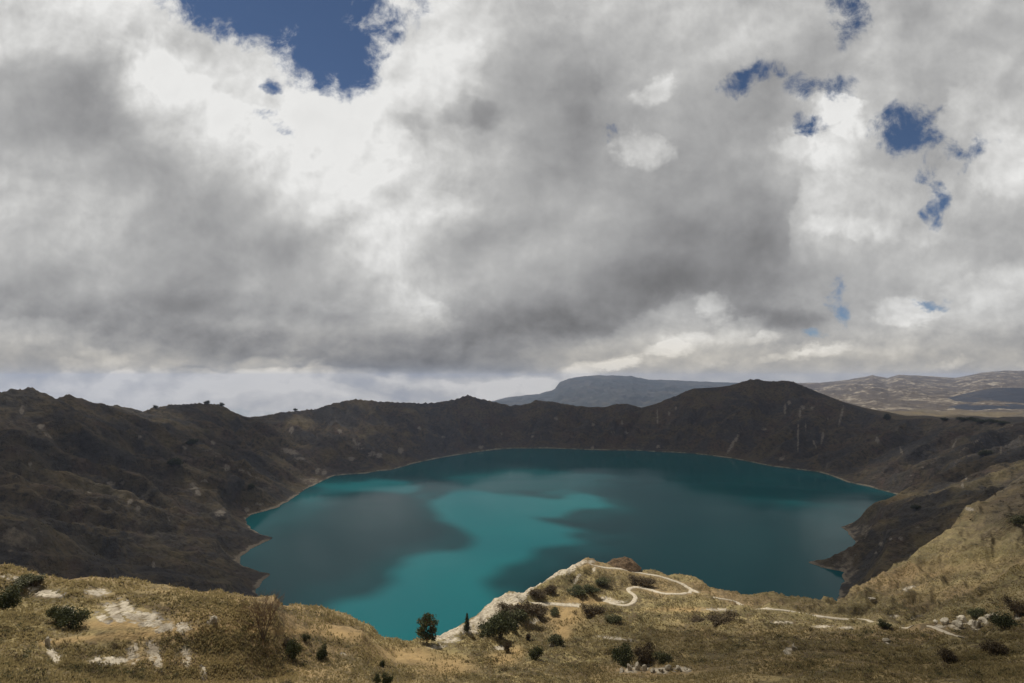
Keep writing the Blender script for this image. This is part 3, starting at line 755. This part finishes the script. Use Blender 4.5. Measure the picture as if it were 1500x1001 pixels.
def rock(x, y, w, h, label, group=None, i=0):
    p = cast(x, y); s = math.hypot(p[0], p[1]) / F
    o = bpy.data.objects.new('rock', ROCKS[i % 4]); COL.objects.link(o)
    o.location = (p[0], p[1], p[2] + h * s * .2); o.scale = (w * s, w * s * .8, h * s * 1.1); o.rotation_euler.z = random.random() * 6.28
    tag(o, label, 'rock', group)
G1 = 'white eroded stones at the bottom edge'
for i, (x, y, w, h, l) in enumerate([(911,985,9,7,'leftmost white stone of the bottom row, low and wide'),(922,983,7,12,'tall white stone near the left of the bottom row'),(933,980,8,14,'tallest white stone of the bottom row'),
    (944,983,8,9,'white stone just right of the tallest one in the bottom row'),(956,984,9,7,'middle white stone of the bottom row'),(968,984,8,6,'low white stone right of the middle of the bottom row'),
    (980,981,9,10,'pointed white stone in the right half of the bottom row'),(993,982,8,7,'second white stone from the right in the bottom row'),(1005,982,7,5,'rightmost white stone of the bottom row')]):
    rock(x, y, w, h, l, G1, i)
G2 = 'pale rocks on the right'
for i, (x, y, w, h, l) in enumerate([(1402,917,10,9,'leftmost pale rock of the right outcrop'),(1411,912,12,8,'pale rock on top of the right outcrop'),(1424,916,10,7,'low pale rock in the middle of the right outcrop'),
    (1431,920,9,11,'upright pale rock in the right outcrop'),(1440,911,9,7,'pale rock right of the outcrop\'s top'),(1449,908,8,6,'second pale rock from the right end'),(1458,904,9,5,'rightmost pale rock of the right outcrop'),
    (1385,914,9,8,'pale rock standing apart left of the right outcrop'),(1372,914,6,6,'small pale rock farthest left, near the right end of the long footpath')]):
    rock(x, y, w, h, l, G2, i + 2)
for i, (x, y, w, h, l) in enumerate([(1151,958,7,6,'left pale stone of a pair on the brown bank'),(1163,953,7,8,'right pale stone of a pair on the brown bank'),(1300,941,8,7,'single pale stone on the brown bank'),
    (312,912,9,9,'round white boulder at the end of the left terrace'),(797,846,5,8,'upright pale rock on the knoll\'s left shoulder'),(1277,880,10,5,'flat pale rock at the foot of the right grassy slope'),
    (717,881,9,6,'pale rock at the tip of the beach'),(70,945,6,10,'upright white stone on the lower left bank'),(808,948,6,9,'pale upright rock below the sandy hollow')]):
    rock(x, y, w, h, l, None, i)
# grassy knob behind the knoll crest
def knob():
    p = cast(915, 835); s = math.hypot(p[0], p[1]) / F
    n = 60; k = 24; a = np.linspace(0, 2*np.pi, n, endpoint=False); q = np.linspace(0.02, 1, k)
    A, Q = np.meshgrid(a, q, indexing='ij')
    z = 13 * s * (1 - Q**2.0) + fbm(Q*np.cos(A)*2.2, Q*np.sin(A)*2.2, 5, 5) * 2.2 * (1 - Q**3) - 1.5
    rx = 27 * s * (1 + .12 * fbm(np.cos(A), np.sin(A), 3, 2))
    V = np.stack([p[0] + Q * rx * np.cos(A), p[1] + 9 + Q * rx * .8 * np.sin(A), p[2] + z], -1).reshape(-1, 3)
    m, t = new_mat('brown_heath')
    co = t.n('ShaderNodeTexCoord').outputs['Object']
    finish(t, t.mix(t.rng(t.noise(co, .8, 5, .65), .35, .65), (.15, .10, .06), (.07, .05, .03)), .95,
           t.n('ShaderNodeBump', {'Strength': 1, 'Distance': .5, 'Height': t.noise(co, 1.5, 4)}).outputs[0], .1)
    o = mesh_np('mound', V, grid_faces(n, k, True), m, attrs={'dry': V[:, 0] * 0 + 1})
    tag(o, 'rounded brown heathy mound behind the crest footpath on the knoll', 'mound')
knob()

# ------------------------------------------------------------------ ground cover
def grass():
    N = 170000
    x = rng.random(N) * 1560 - 30; y = 1030 - rng.random(N) ** 1.1 * 230
    P_ = []
    u, v = uv(x, y); th = np.arctan(u); ve = v * np.cos(th)
    j = np.clip(np.round((th - th_in[0]) / (th_in[1] - th_in[0])).astype(int), 0, nin - 1)
    z = ZZ[j]; above = (z - (H + ve[:, None] * R[None, :]) > 0) & (R > 20)
    k = above.argmax(1); ok = above.any(1)
    r = R[k]; keep = ok & (r < 680)
    dens = shr[j, k]; bb = bare[j, k]; sd = sand[j, k]
    X = np.sin(th) * r + rng.normal(size=N) * .5; Y = np.cos(th) * r + rng.normal(size=N) * .5 * r / 100
    patch = fbm(X / 14, Y / 14, 3, 77)
    keep &= (pathm[j, k] < .05) & (bb < .3) & (rng.random(N) < .55 + patch * .9 - sd * .5)
    X, Y, dens, r = X[keep], Y[keep], dens[keep], r[keep]
    return X, Y, dens, r
GX, GY, GD, GR = grass()
GZ = ground(GX, GY)
def make_grass():
    n = len(GX); B = 5
    hgt = (.28 + .34 * rng.random(n)) * np.clip(GR / 150, .7, 1.5); wid = .11 * np.clip(GR / 150, .7, 1.8)
    a = rng.random((n, B)) * 6.28; lean = (.25 + .5 * rng.random((n, B))) * hgt[:, None]
    base = np.stack([GX, GY, GZ - .05], -1)[:, None, :]
    off = np.stack([np.cos(a), np.sin(a), 0*a], -1); per = np.stack([-np.sin(a), np.cos(a), 0*a], -1)
    p0 = base + off * .05 - per * wid[:, None, None]; p1 = base + off * .05 + per * wid[:, None, None]
    p2 = base + off * lean[..., None]; p2[..., 2] += hgt[:, None] * (.7 + .5 * rng.random((n, B)))
    V = np.stack([p0, p1, p2], 2).reshape(-1, 3)
    tint = np.clip(.84 + .24 * fbm(GX / 9, GY / 9, 3, 5) * 1.6 + rng.normal(size=n) * .10 - GD * .2, 0, 1)
    o = mesh_np('grass', V, np.arange(len(V)).reshape(-1, 3), L_GRASS, {'tint': np.repeat(tint, B * 3)}, smooth=False)
    tag(o, 'dry tussock grass on the near hillside', 'grass', kind='stuff')
make_grass()
def clumps(name, X, Y, size, n_leaf, leaf, mat, label, tintv):
    n = len(X); Z = ground(X, Y)
    d = rng.normal(size=(n, n_leaf, 3)); d /= np.linalg.norm(d, axis=2)[..., None]; d[..., 2] = np.abs(d[..., 2])
    rad = rng.random((n, n_leaf, 1)) ** .4
    c = np.stack([X, Y, Z], -1)[:, None, :] + d * rad * size[:, None, None] * np.array([1, 1, .8])
    a = rng.normal(size=(n, n_leaf, 3)); a /= np.linalg.norm(a, axis=2)[..., None]
    b = np.cross(a, rng.normal(size=(n, n_leaf, 3))); b /= np.linalg.norm(b, axis=2)[..., None]
    s = (leaf * size)[:, None, None]
    V = np.stack([c - a*s, c + b*s*.8, c + a*s], 2).reshape(-1, 3)
    tint = np.repeat(np.clip(tintv[:, None] + rng.normal(size=(n, n_leaf)) * .22, 0, 1).ravel(), 3)
    o = mesh_np(name, V, np.arange(len(V)).reshape(-1, 3), mat, {'tint': tint}, smooth=False)
    tag(o, label, 'scrub', kind='stuff')
pr = rng.random(len(GX)); pt = fbm(GX / 10, GY / 10, 3, 91)
sel = pr < np.clip(GD * .16 + pt * .08 - .035, 0.001, .3)
sx, sy, sr = GX[sel], GY[sel], GR[sel]
half = rng.random(len(sx)) < .5
sz = (.25 + .75 * rng.random(len(sx)) ** 2.2) * np.clip(sr / 170, .7, 1.8)
clumps('scrub', sx[half], sy[half], sz[half], 34, .2, L_OLIVE, 'low olive scrub scattered over the near hillside', rng.random(half.sum()) * .7)
clumps('scrub', sx[~half], sy[~half], sz[~half], 34, .2, L_BROWN, 'low brown scrub scattered over the near hillside', rng.random((~half).sum()) * .8)
def wall_scrub():
    N = 90000
    j = rng.integers(0, nin, N); k = np.searchsorted(R, 640 + rng.random(N) ** .8 * 2500)
    k = np.clip(k, 0, len(R) - 1)
    X, Y = XX[j, k], YY[j, k]
    ok = (DS[j, k] > 14) & (DR[j, k] > 8) & (bare[j, k] < .25) & (ZZ[j, k] > 4)
    pt = fbm(X / 70, Y / 70, 4, 61)
    ok &= rng.random(N) < .35 + pt * 1.1
    X = X[ok] + rng.normal(size=ok.sum()) * 4; Y = Y[ok] + rng.normal(size=ok.sum()) * 4
    s = 1.0 + 2.2 * rng.random(len(X)) ** 2
    clumps('scrub', X, Y, s, 9, .42, L_BROWN, 'dark scrub cover on the crater walls', rng.random(len(X)) * .5)
wall_scrub()

# ------------------------------------------------------------------ unseen cloud slabs, added above the frame and shaped to shade the crater
CH = 4900.0
def overhead_shade_clouds():
    xs = np.concatenate([np.arange(-4600, -1000, 50.0), np.arange(-1000, 1301, 14.0), np.arange(1350, 4801, 50.0)]); ys = np.concatenate([np.arange(-420, 3201, 14.0), np.arange(3225, 4200, 35.0)])
    X, Y = np.meshgrid(xs, ys, indexing='ij')
    wx = X + fbm(X / 170, Y / 170, 5, 3) * 75 + fbm(X / 55, Y / 55, 4, 4) * 34; wy = Y + fbm(X / 170, Y / 170, 5, 9) * 95 + fbm(X / 55, Y / 55, 4, 14) * 40
    def poly(px):
        return poly_dist(wx, wy, np.array([on_water(a, b) for a, b in px]))
    thin = np.clip(fbm(X / 420, Y / 420, 5, 44) * 1.6 + .35, 0, 1)
    side = np.maximum(sstep(-450, -900, X), sstep(700, 1150, X) * sstep(2600, 1700, Y))
    den = .975 - .5 * side * thin
    s1 = poly([(470,713),(490,704),(560,701),(608,699),(620,710),(612,722),(560,722),(500,722),(475,735),(445,750),(425,745)])
    s2 = poly([(640,724),(680,718),(720,722),(780,728),(850,722),(905,738),(905,745),(860,752),(800,760),(815,772),(870,778),(872,798),(840,806),(800,812),(765,830),(748,852),(760,870),(700,960),
               (560,1020),(430,960),(440,880),(490,868),(520,855),(545,835),(565,818),(605,806),(650,797),(678,783),(650,768),(618,758),(608,742),(622,728)])
    s3 = poly([(650,694),(720,688),(850,690),(900,698),(880,722),(720,722),(650,722)])
    s4 = poly([(1110,734),(1150,730),(1210,734),(1215,741),(1160,745),(1120,741)])
    s5 = poly([(870,690),(1000,690),(1110,740),(1180,830),(1100,880),(900,880),(780,840),(870,800)])
    for s, w, a in ((s1, 14, .8), (s2, 13, 1.0), (s3, 55, .38), (s4, 18, .42), (s5, 120, .08)):
        den = np.minimum(den, 1 - a * sstep(w, -w, s))
    # the near hillside lies in the sun
    yb = np.interp(X, [-900, -300, 0, 300, 700, 1000], [330, 400, 620, 560, 600, 620]) + fbm(X / 150, Y / 150, 3, 13) * 60
    open_ = sstep(60, -60, Y - yb) * sstep(-1500, -1200, X) * sstep(1500, 1250, X)
    den = den * (1 - open_)
    patch = sstep(50, -30, np.maximum(np.maximum(190 - X, X - 700), Y - 95 - (X - 200) * .12) + fbm(X / 60, Y / 60, 3, 15) * 30)  # extra cloud cover added to dim the lower right hillside
    den = np.maximum(den, .78 * patch)
    slope_shade = sstep(250, 330, X) * sstep(1000, 900, X) * sstep(95, 150, Y) * sstep(560, 500, Y)  # extra cloud cover added to mottle the right slope with shade
    den = np.maximum(den, slope_shade * (.22 + .5 * sstep(-.05, .25, fbm(X / 110, Y / 110, 4, 64))))
    den = den * sstep(-4600, -4200, X) * sstep(4800, 4400, X) * sstep(4150, 3900, Y)
    a = 1 - np.sqrt(1 - np.clip(den, 0, .995))
    th = (40 + 160 * np.clip(den, 0, 1)) * (1 + .5 * fbm(X / 300, Y / 300, 4, 23))
    cx, cy = X + SXY[0] * CH, Y + SXY[1] * CH
    n, m_ = X.shape
    top = np.stack([cx, cy, CH + th * .5 + 20], -1).reshape(-1, 3); bot = np.stack([cx, cy, CH - th * .3 - 5], -1).reshape(-1, 3)
    Fq = grid_faces(n, m_); dm = den.ravel()
    Fq = Fq[(dm[Fq] > .004).any(1)]
    V = np.vstack([top, bot]); Fall = np.vstack([Fq[:, ::-1], Fq + len(top)])
    used = np.zeros(len(V), bool); used[Fall.ravel()] = True
    idx = np.cumsum(used) - 1
    m, t = new_mat('shade_cloud_slab')
    al = t.attr('cover')
    df = t.n('ShaderNodeBsdfDiffuse', {'Color': (.92, .93, .95, 1)}); tr = t.n('ShaderNodeBsdfTranslucent', {'Color': (.92, .93, .95, 1)})
    b = t.n('ShaderNodeMixShader', {0: .28, 1: df.outputs[0], 2: tr.outputs[0]})
    tp = t.n('ShaderNodeBsdfTransparent')
    mx = t.n('ShaderNodeMixShader', {0: al, 1: tp.outputs[0], 2: b.outputs[0]})
    t.n('ShaderNodeOutputMaterial', {'Surface': mx.outputs[0]})
    av = np.concatenate([a.ravel(), a.ravel()])
    o = mesh_np('shade_clouds', V[used], idx[Fall], m, {'cover': av[used]})
    tag(o, 'unseen cloud slabs added to shade the crater', 'shade_clouds', kind='stuff')
overhead_shade_clouds()

# ------------------------------------------------------------------ haze
def haze():
    m, t = new_mat('haze')
    vol = t.n('ShaderNodeVolumePrincipled', {'Color': (.56, .69, 1.0, 1), 'Density': 3.2e-5, 'Anisotropy': .1})
    t.n('ShaderNodeOutputMaterial', {'Volume': vol.outputs[0]})
    s = 21600; z0, z1 = -1950.0, max(H, *(max(v.co.z for v in o.data.vertices) for o in COL.objects if o.name.startswith(('mountain', 'hills')))) + 12
    V = [(x, y, z) for z in (z0, z1) for y in (-s, s) for x in (-s, s)]
    Fq = [(0, 2, 3, 1), (4, 5, 7, 6), (0, 1, 5, 4), (2, 6, 7, 3), (0, 4, 6, 2), (1, 3, 7, 5)]
    o = mesh_np('haze', V, Fq, m, smooth=False)
    tag(o, 'thin blue mountain haze', 'haze', kind='stuff')
haze()

# ------------------------------------------------------------------ sun, sky
sun = bpy.data.lights.new('sun', 'SUN'); sun.energy = 4.7; sun.angle = D2R(.5); sun.color = (1, .95, .86)
so = bpy.data.objects.new('sun', sun); COL.objects.link(so)
import mathutils
so.rotation_euler = mathutils.Vector(SUN).to_track_quat('Z', 'Y').to_euler()
so.location = (0, 0, 900)

SKY_X = list(range(0, 1501, 75))
SKY = [
 (-500, [132]*21),
 (-150, [175,178,180,180,178,175,178,182,180,176,170,168,172,172,170,168,170,172,168,166,165]),
 (0,   [215,225,238,225,215,208,205,215,224,206,186,183,188,190,188,188,185,187,165,183,175]),
 (60,  [205,200,192,205,195,212,225,212,224,212,178,170,180,185,186,188,172,188,180,180,175]),
 (120, [163,160,160,203,220,220,225,220,226,198,163,158,158,178,165,152,165,182,168,184,180]),
 (180, [160,156,158,188,228,224,236,238,200,166,168,148,160,170,155,152,168,186,162,195,190]),
 (240, [180,178,166,162,183,215,232,238,216,188,165,153,166,158,160,178,202,190,165,182,202]),
 (300, [190,188,180,166,163,172,205,226,208,188,170,163,155,155,153,150,188,190,186,190,190]),
 (360, [180,183,182,168,158,160,166,208,200,174,170,165,158,150,138,140,178,187,180,175,168]),
 (420, [158,160,164,158,154,166,164,184,190,178,165,160,138,124,130,140,160,172,176,192,186]),
 (470, [150,146,144,138,150,170,160,166,172,150,143,128,130,152,164,138,150,168,182,190,176]),
 (505, [182,172,154,150,140,142,148,146,138,133,140,152,158,178,190,176,172,192,186,170,165]),
 (538, [166,162,165,172,168,142,136,132,132,134,148,168,170,184,190,184,184,188,182,165,180]),
 (562, [198,210,224,220,222,224,218,218,202,208,198,208,198,192,188,182,180,180,180,180,184]),
 (610, [205,205,208,210,212,214,210,206,200,196,190,188,186,184,182,182,180,180,180,180,182]),
]
HOLES = [  # x, y, rx, ry, angle, strength
 (420,2,135,50,.12,1.25),(470,62,66,56,.2,1.2),(425,52,60,34,.55,.85),(515,108,34,32,0,1.05),(408,182,24,10,.3,.6),(400,128,16,8,.3,.5),(300,5,30,14,.5,.6),
 (1236,25,30,36,.2,.62),(1106,116,40,20,-.35,.72),(1204,130,44,22,0,.66),(1190,186,22,12,0,.72),(1332,192,34,34,.6,.92),(1352,240,16,30,.2,.66),(1366,304,17,24,0,.9),
 (1276,192,18,12,0,.52),(1430,218,34,14,-.6,.5),(898,194,13,14,.3,.55),(1232,440,14,28,.1,.45),(1234,465,12,13,0,.62),(1195,490,17,8,0,.6),(1362,445,24,7,0,.66),(1388,225,30,12,.2,.55),(352,611,60,9,0,.35)]
PUFFS = [(150,536,50,16,.1,26),(385,538,60,12,-.1,30),(450,548,30,10,0,18), # bright cumulus puffs: x, y, rx, ry, angle, gain (sRGB levels)
 (583,208,24,20,.5,18),(965,132,26,16,-.5,26),(942,215,36,22,.1,36),(1222,205,34,48,.1,24),(1170,210,34,22,0,18),(1240,175,22,26,0,20),(245,105,60,34,.6,12),(215,125,30,40,.6,10),(470,165,46,46,0,16),
 (640,455,26,12,.7,16),(1048,455,22,18,0,34),(1112,500,26,6,-.1,26),(1330,455,38,16,0,30),(1205,512,44,7,-.2,20),(1150,520,36,5,-.2,24),(905,532,30,8,-.1,40),(860,542,30,10,-.2,26),(731,567,20,9,0,36),(790,562,36,12,.3,34),
 (338,557,46,11,.05,16),(430,570,36,7,0,16),(85,562,30,12,0,24),(580,562,30,10,0,26),(1395,533,22,6,-.2,26),(975,510,30,10,-.1,30),(1010,500,30,12,0,22),(1330,340,40,14,0,12),(1230,335,40,16,0,20),(1470,240,44,40,0,18),(395,180,26,12,.5,16)]
EDGES = [ # cloud borders: x, y, half length, soft side, sharp side, angle, gain
 (292,118,135,60,8,.58,14),(200,90,60,60,10,1.1,12),(475,128,60,60,8,-.1,14),(540,140,40,50,8,.3,12),(415,200,50,60,10,.5,14),
 (675,140,90,60,22,1.75,16),(330,546,170,26,5,-.02,26),(480,566,60,18,5,.2,26),(150,560,50,22,6,-.4,20),(940,480,120,46,14,-.42,22),(1166,320,60,70,10,-1.45,20),
 (1225,148,40,50,7,0,26),(1172,200,30,30,7,-.5,20),(880,528,60,16,5,-.2,26),(620,440,60,40,10,.9,14),(45,478,90,30,12,.05,16),(560,330,70,50,22,1.15,14),(650,290,60,40,12,.5,12),
 (1075,480,50,20,8,-.3,22),(1290,470,70,26,10,.0,12),(1440,410,70,40,14,-.3,14),(1200,508,80,12,5,.0,16),(1380,175,50,40,8,-1.2,14),(700,565,80,18,5,.1,22),(770,565,50,16,5,.3,18)]
DARKS = [(262,556,70,13,-.1,-30),(520,566,80,12,.1,-34),(620,575,50,9,0,-26),(60,556,50,10,.1,-22),(690,165,44,22,0,-26),(600,175,30,14,0,-14),(1040,400,110,46,-.25,-8),(1100,330,70,46,0,-4),(780,475,80,22,0,-12),(980,345,60,20,0,-6),(150,165,70,40,.5,-8),(845,120,30,60,.1,-14),(545,545,60,10,0,-12),(1140,470,70,18,.1,-14),(320,450,90,16,0,-8)]

def lin(c):
    c = max(c, 0) / 255.0
    return c / 12.92 if c <= .04045 else ((c + .055) / 1.055) ** 2.4
def build_world():
    w = bpy.data.worlds.new('World'); scene.world = w; w.use_nodes = True
    t = NT(w.node_tree)
    d = t.vm('NORMALIZE', t.n('ShaderNodeTexCoord').outputs['Generated'])
    cx = t.vm('DOT_PRODUCT', d, (1, 0, 0), 1); cz = t.m('MAXIMUM', t.vm('DOT_PRODUCT', d, (0, CP, SP), 1), .3); cy = t.vm('DOT_PRODUCT', d, (0, -SP, CP), 1)
    x0 = t.m('MULTIPLY_ADD', t.m('DIVIDE', cx, cz), F, 750.0); y0 = t.m('MULTIPLY_ADD', t.m('DIVIDE', cy, cz), -F, 500.5)
    # cloud features flatten towards the horizon
    dz = t.n('ShaderNodeSeparateXYZ', {0: d}).outputs[2]
    el = t.m('MAXIMUM', dz, 0.0)
    ex = t.m('MAXIMUM', t.m('DIVIDE', t.m('SUBTRACT', y0, 400.0), 100.0), 0.0)
    base = t.n('ShaderNodeCombineXYZ', {0: t.m('DIVIDE', x0, 100.0), 1: t.m('ADD', t.m('DIVIDE', y0, 100.0), t.m('MULTIPLY', t.m('MULTIPLY', ex, ex), .22)), 2: t.m('MULTIPLY', t.n('ShaderNodeSeparateXYZ', {0: d}).outputs[1], .0)}).outputs[0]
    wv = t.noise(base, .55, 5, .55, 0, 1); ws = t.n('ShaderNodeSeparateColor', {0: wv})
    fine = t.noise(base, 2.6, 5, .6, 0, 1); fs = t.n('ShaderNodeSeparateColor', {0: fine})
    amp = t.rng(y0, 350.0, 560.0, 1.0, .6)
    def warp(c0, a, f, A, B):
        return t.m('ADD', c0, t.m('MULTIPLY', amp, t.m('ADD', t.m('MULTIPLY', t.m('SUBTRACT', a, .5), A), t.m('MULTIPLY', t.m('SUBTRACT', f, .5), B))))
    X = warp(x0, ws.outputs[0], fs.outputs[0], 95.0, 26.0); Y = warp(y0, ws.outputs[1], fs.outputs[1], 75.0, 22.0)
    u = t.m('DIVIDE', X, 1500.0, clamp=True)
    val = None; py = None
    for yy, row in SKY:
        r = t.n('ShaderNodeValToRGB', {0: u}); cr = r.color_ramp; cr.interpolation = 'CARDINAL'
        while len(cr.elements) < 21: cr.elements.new(.5)
        for i, v in enumerate(row):
            cr.elements[i].position = i / 20; g = v / 255.0; cr.elements[i].color = (g, g, g, 1)
        o = r.outputs[0]
        if val is None: val = o
        else: val = t.mix(t.rng(Y, float(py), float(yy)), val, o)
        py = yy
    L = t.n('ShaderNodeSeparateColor', {0: val}).outputs[0]      # display grey 0..1
    def blob(x, y, rx, ry, a, pw, Xs, Ys):
        c, s = math.cos(a), math.sin(a)
        dx = t.m('SUBTRACT', Xs, float(x)); dy = t.m('SUBTRACT', Ys, float(y))
        p = t.m('ADD', t.m('MULTIPLY', dx, c / rx), t.m('MULTIPLY', dy, s / rx)); q = t.m('ADD', t.m('MULTIPLY', dx, -s / ry), t.m('MULTIPLY', dy, c / ry))
        r2 = t.m('MULTIPLY_ADD', p, p, t.m('MULTIPLY', q, q))
        return r2
    X2 = warp(x0, ws.outputs[0], fs.outputs[0], 55.0, 55.0); Y2 = warp(y0, ws.outputs[1], fs.outputs[1], 45.0, 45.0)
    rag = t.noise(base, 1.8, 9, .66, .3); rg0 = t.m('SUBTRACT', rag, .5)
    rag2 = t.m('SUBTRACT', t.noise(base, 2.4, 8, .6, .3), .5)
    for bl in DARKS:
        r2 = blob(*bl[:5], 0, X2, Y2)
        L = t.m('ADD', L, t.rng(r2, 0.0, 1.9, bl[5] / 255.0, 0.0))
    for bl in PUFFS:
        r2 = blob(*bl[:5], 0, X2, Y2)
        f = t.rng(t.m('SUBTRACT', 1.0, t.m('ADD', t.m('MULTIPLY', r2, .36), t.m('MULTIPLY', rag2, -2.0))), .1, .95, 0.0, bl[5] / 255.0)
        L = t.m('ADD', L, t.m('MULTIPLY', f, t.rng(r2, 3.4, 1.2)))
    for (ex_, ey_, hl, so_, sh_, an, gain) in EDGES:
        c, s_ = math.cos(an), math.sin(an)
        dx = t.m('SUBTRACT', X2, float(ex_)); dy = t.m('SUBTRACT', Y2, float(ey_))
        p = t.m('ADD', t.m('MULTIPLY', dx, c / hl), t.m('MULTIPLY', dy, s_ / hl)); q = t.m('ADD', t.m('MULTIPLY', dx, -s_), t.m('MULTIPLY', dy, c))
        qa = t.m('DIVIDE', t.m('MAXIMUM', q, 0.0), so_); qb = t.m('DIVIDE', t.m('MINIMUM', q, 0.0), sh_)
        r2 = t.m('MULTIPLY_ADD', p, p, t.m('MULTIPLY_ADD', qa, qa, t.m('MULTIPLY', qb, qb)))
        r2 = t.m('SUBTRACT', r2, t.m('MULTIPLY', rag2, 1.2))
        L = t.m('ADD', L, t.rng(r2, 0.0, 1.7, gain / 255.0, 0.0))
    # billows: fractal detail lit from the upper left
    nA = t.noise(base, .95, 8, .53, .3)
    sh = t.vm('ADD', base, (-.16, -.22, 0)); nB = t.noise(sh, .95, 8, .53, .3)
    em = t.m('SUBTRACT', nA, nB)
    brt = t.rng(L, .5, .95, .35, 1.25)
    L = t.m('ADD', L, t.m('MULTIPLY', t.m('MULTIPLY', em, brt), .36))
    def billow(vec):
        acc = None
        for k in range(4):
            n_ = t.noise(vec, 1.3 * 2.1 ** k, 0.0, .5); a_ = t.m('MULTIPLY', t.m('ABSOLUTE', t.m('SUBTRACT', n_, .5)), 1.0 / 1.75 ** k)
            acc = a_ if acc is None else t.m('ADD', acc, a_)
        return acc
    sc_ = t.n("ShaderNodeVectorMath", {0: wv, "Scale": .5}, operation="SCALE").outputs[0]; wb = t.vm("ADD", base, sc_)
    shb = t.vm('ADD', wb, (-.07, -.10, 0))
    bem = t.m('SUBTRACT', billow(shb), billow(wb))
    L = t.m('ADD', L, t.m('MULTIPLY', bem, t.rng(L, .60, .85, .03, .2)))
    nH = t.m('SUBTRACT', t.noise(base, 2.6, 7, .6, .2), t.noise(sh, 2.6, 7, .6, .2))
    L = t.m('ADD', L, t.m('MULTIPLY', nH, t.rng(y0, 400.0, 520.0, .06, .16)))
    nC = t.noise(base, .8, 6, .52, .4)
    L = t.m('ADD', L, t.m('MULTIPLY', t.m('SUBTRACT', nC, .5), .16))
    L = t.m('SUBTRACT', t.m('MINIMUM', t.m('ADD', L, .01), .93), t.m('MULTIPLY', t.m('MAXIMUM', t.m('SUBTRACT', L, .80), 0.0), .12))
    G = t.m('POWER', t.m('MAXIMUM', L, .05), 2.2)
    warm = t.mix(t.rng(L, .5, .8), (.985, .985, 1.0), t.mix(t.rng(y0, 450.0, 560.0), (1.0, .995, .975), (1.0, .935, .82)))
    ccol = t.vm('SCALE', warm); ccol.node.operation = 'SCALE'
    w.node_tree.links.new(G, ccol.node.inputs['Scale'])
    # coverage
    hole = None
    for bl in HOLES:
        r2 = blob(*bl[:5], 0, X2, Y2)
        e = t.rng(r2, 0.0, 3.0, bl[5], 0.0, smooth=False)
        hole = e if hole is None else t.m('MAXIMUM', hole, e)
    hv = t.m('ADD', hole, t.m('MULTIPLY', t.m('SUBTRACT', rag, .5), 2.3))
    gap = t.m('MULTIPLY', t.rng(hv, .24, .88), t.rng(hole, .02, .2))
    # overhead, beyond the picture, the cover breaks up now and then
    gap = t.m('MAXIMUM', gap, t.m('MULTIPLY', t.rng(t.noise(d, 2.2, 6, .6), .6, .7), t.rng(dz, .62, .72)))
    sky = t.n('ShaderNodeTexSky', sky_type='NISHITA'); sky.sun_disc = False; sky.sun_elevation = SUN_EL; sky.sun_rotation = SUN_AZ
    sky.altitude = 3900; sky.air_density = 1.0; sky.dust_density = .3; sky.ozone_density = 2.5
    b1 = t.n('ShaderNodeBackground', {0: ccol, 1: 1.0}); b2 = t.n('ShaderNodeBackground', {0: sky.outputs[0], 1: .062})
    mx = t.n('ShaderNodeMixShader', {0: gap, 1: b1.outputs[0], 2: b2.outputs[0]})
    t.n('ShaderNodeOutputWorld', {'Surface': mx.outputs[0]})
build_world()

# ------------------------------------------------------------------ camera
cam = bpy.data.cameras.new('camera'); co_ = bpy.data.objects.new('camera', cam); COL.objects.link(co_)
cam.sensor_width = 36; cam.lens = 36 * F / 1500; cam.clip_start = .5; cam.clip_end = 80000
co_.location = (0, 0, H); co_.rotation_euler = (math.pi/2 + P, 0, 0)
scene.camera = co_
vs = scene.view_settings; vs.view_transform = 'Standard'; vs.look = 'None'; vs.gamma = 1; vs.exposure = 0; vs.use_curve_mapping = False
scene.cycles.max_bounces = 5; scene.cycles.diffuse_bounces = 3; scene.cycles.transparent_max_bounces = 10; scene.cycles.volume_bounces = 0
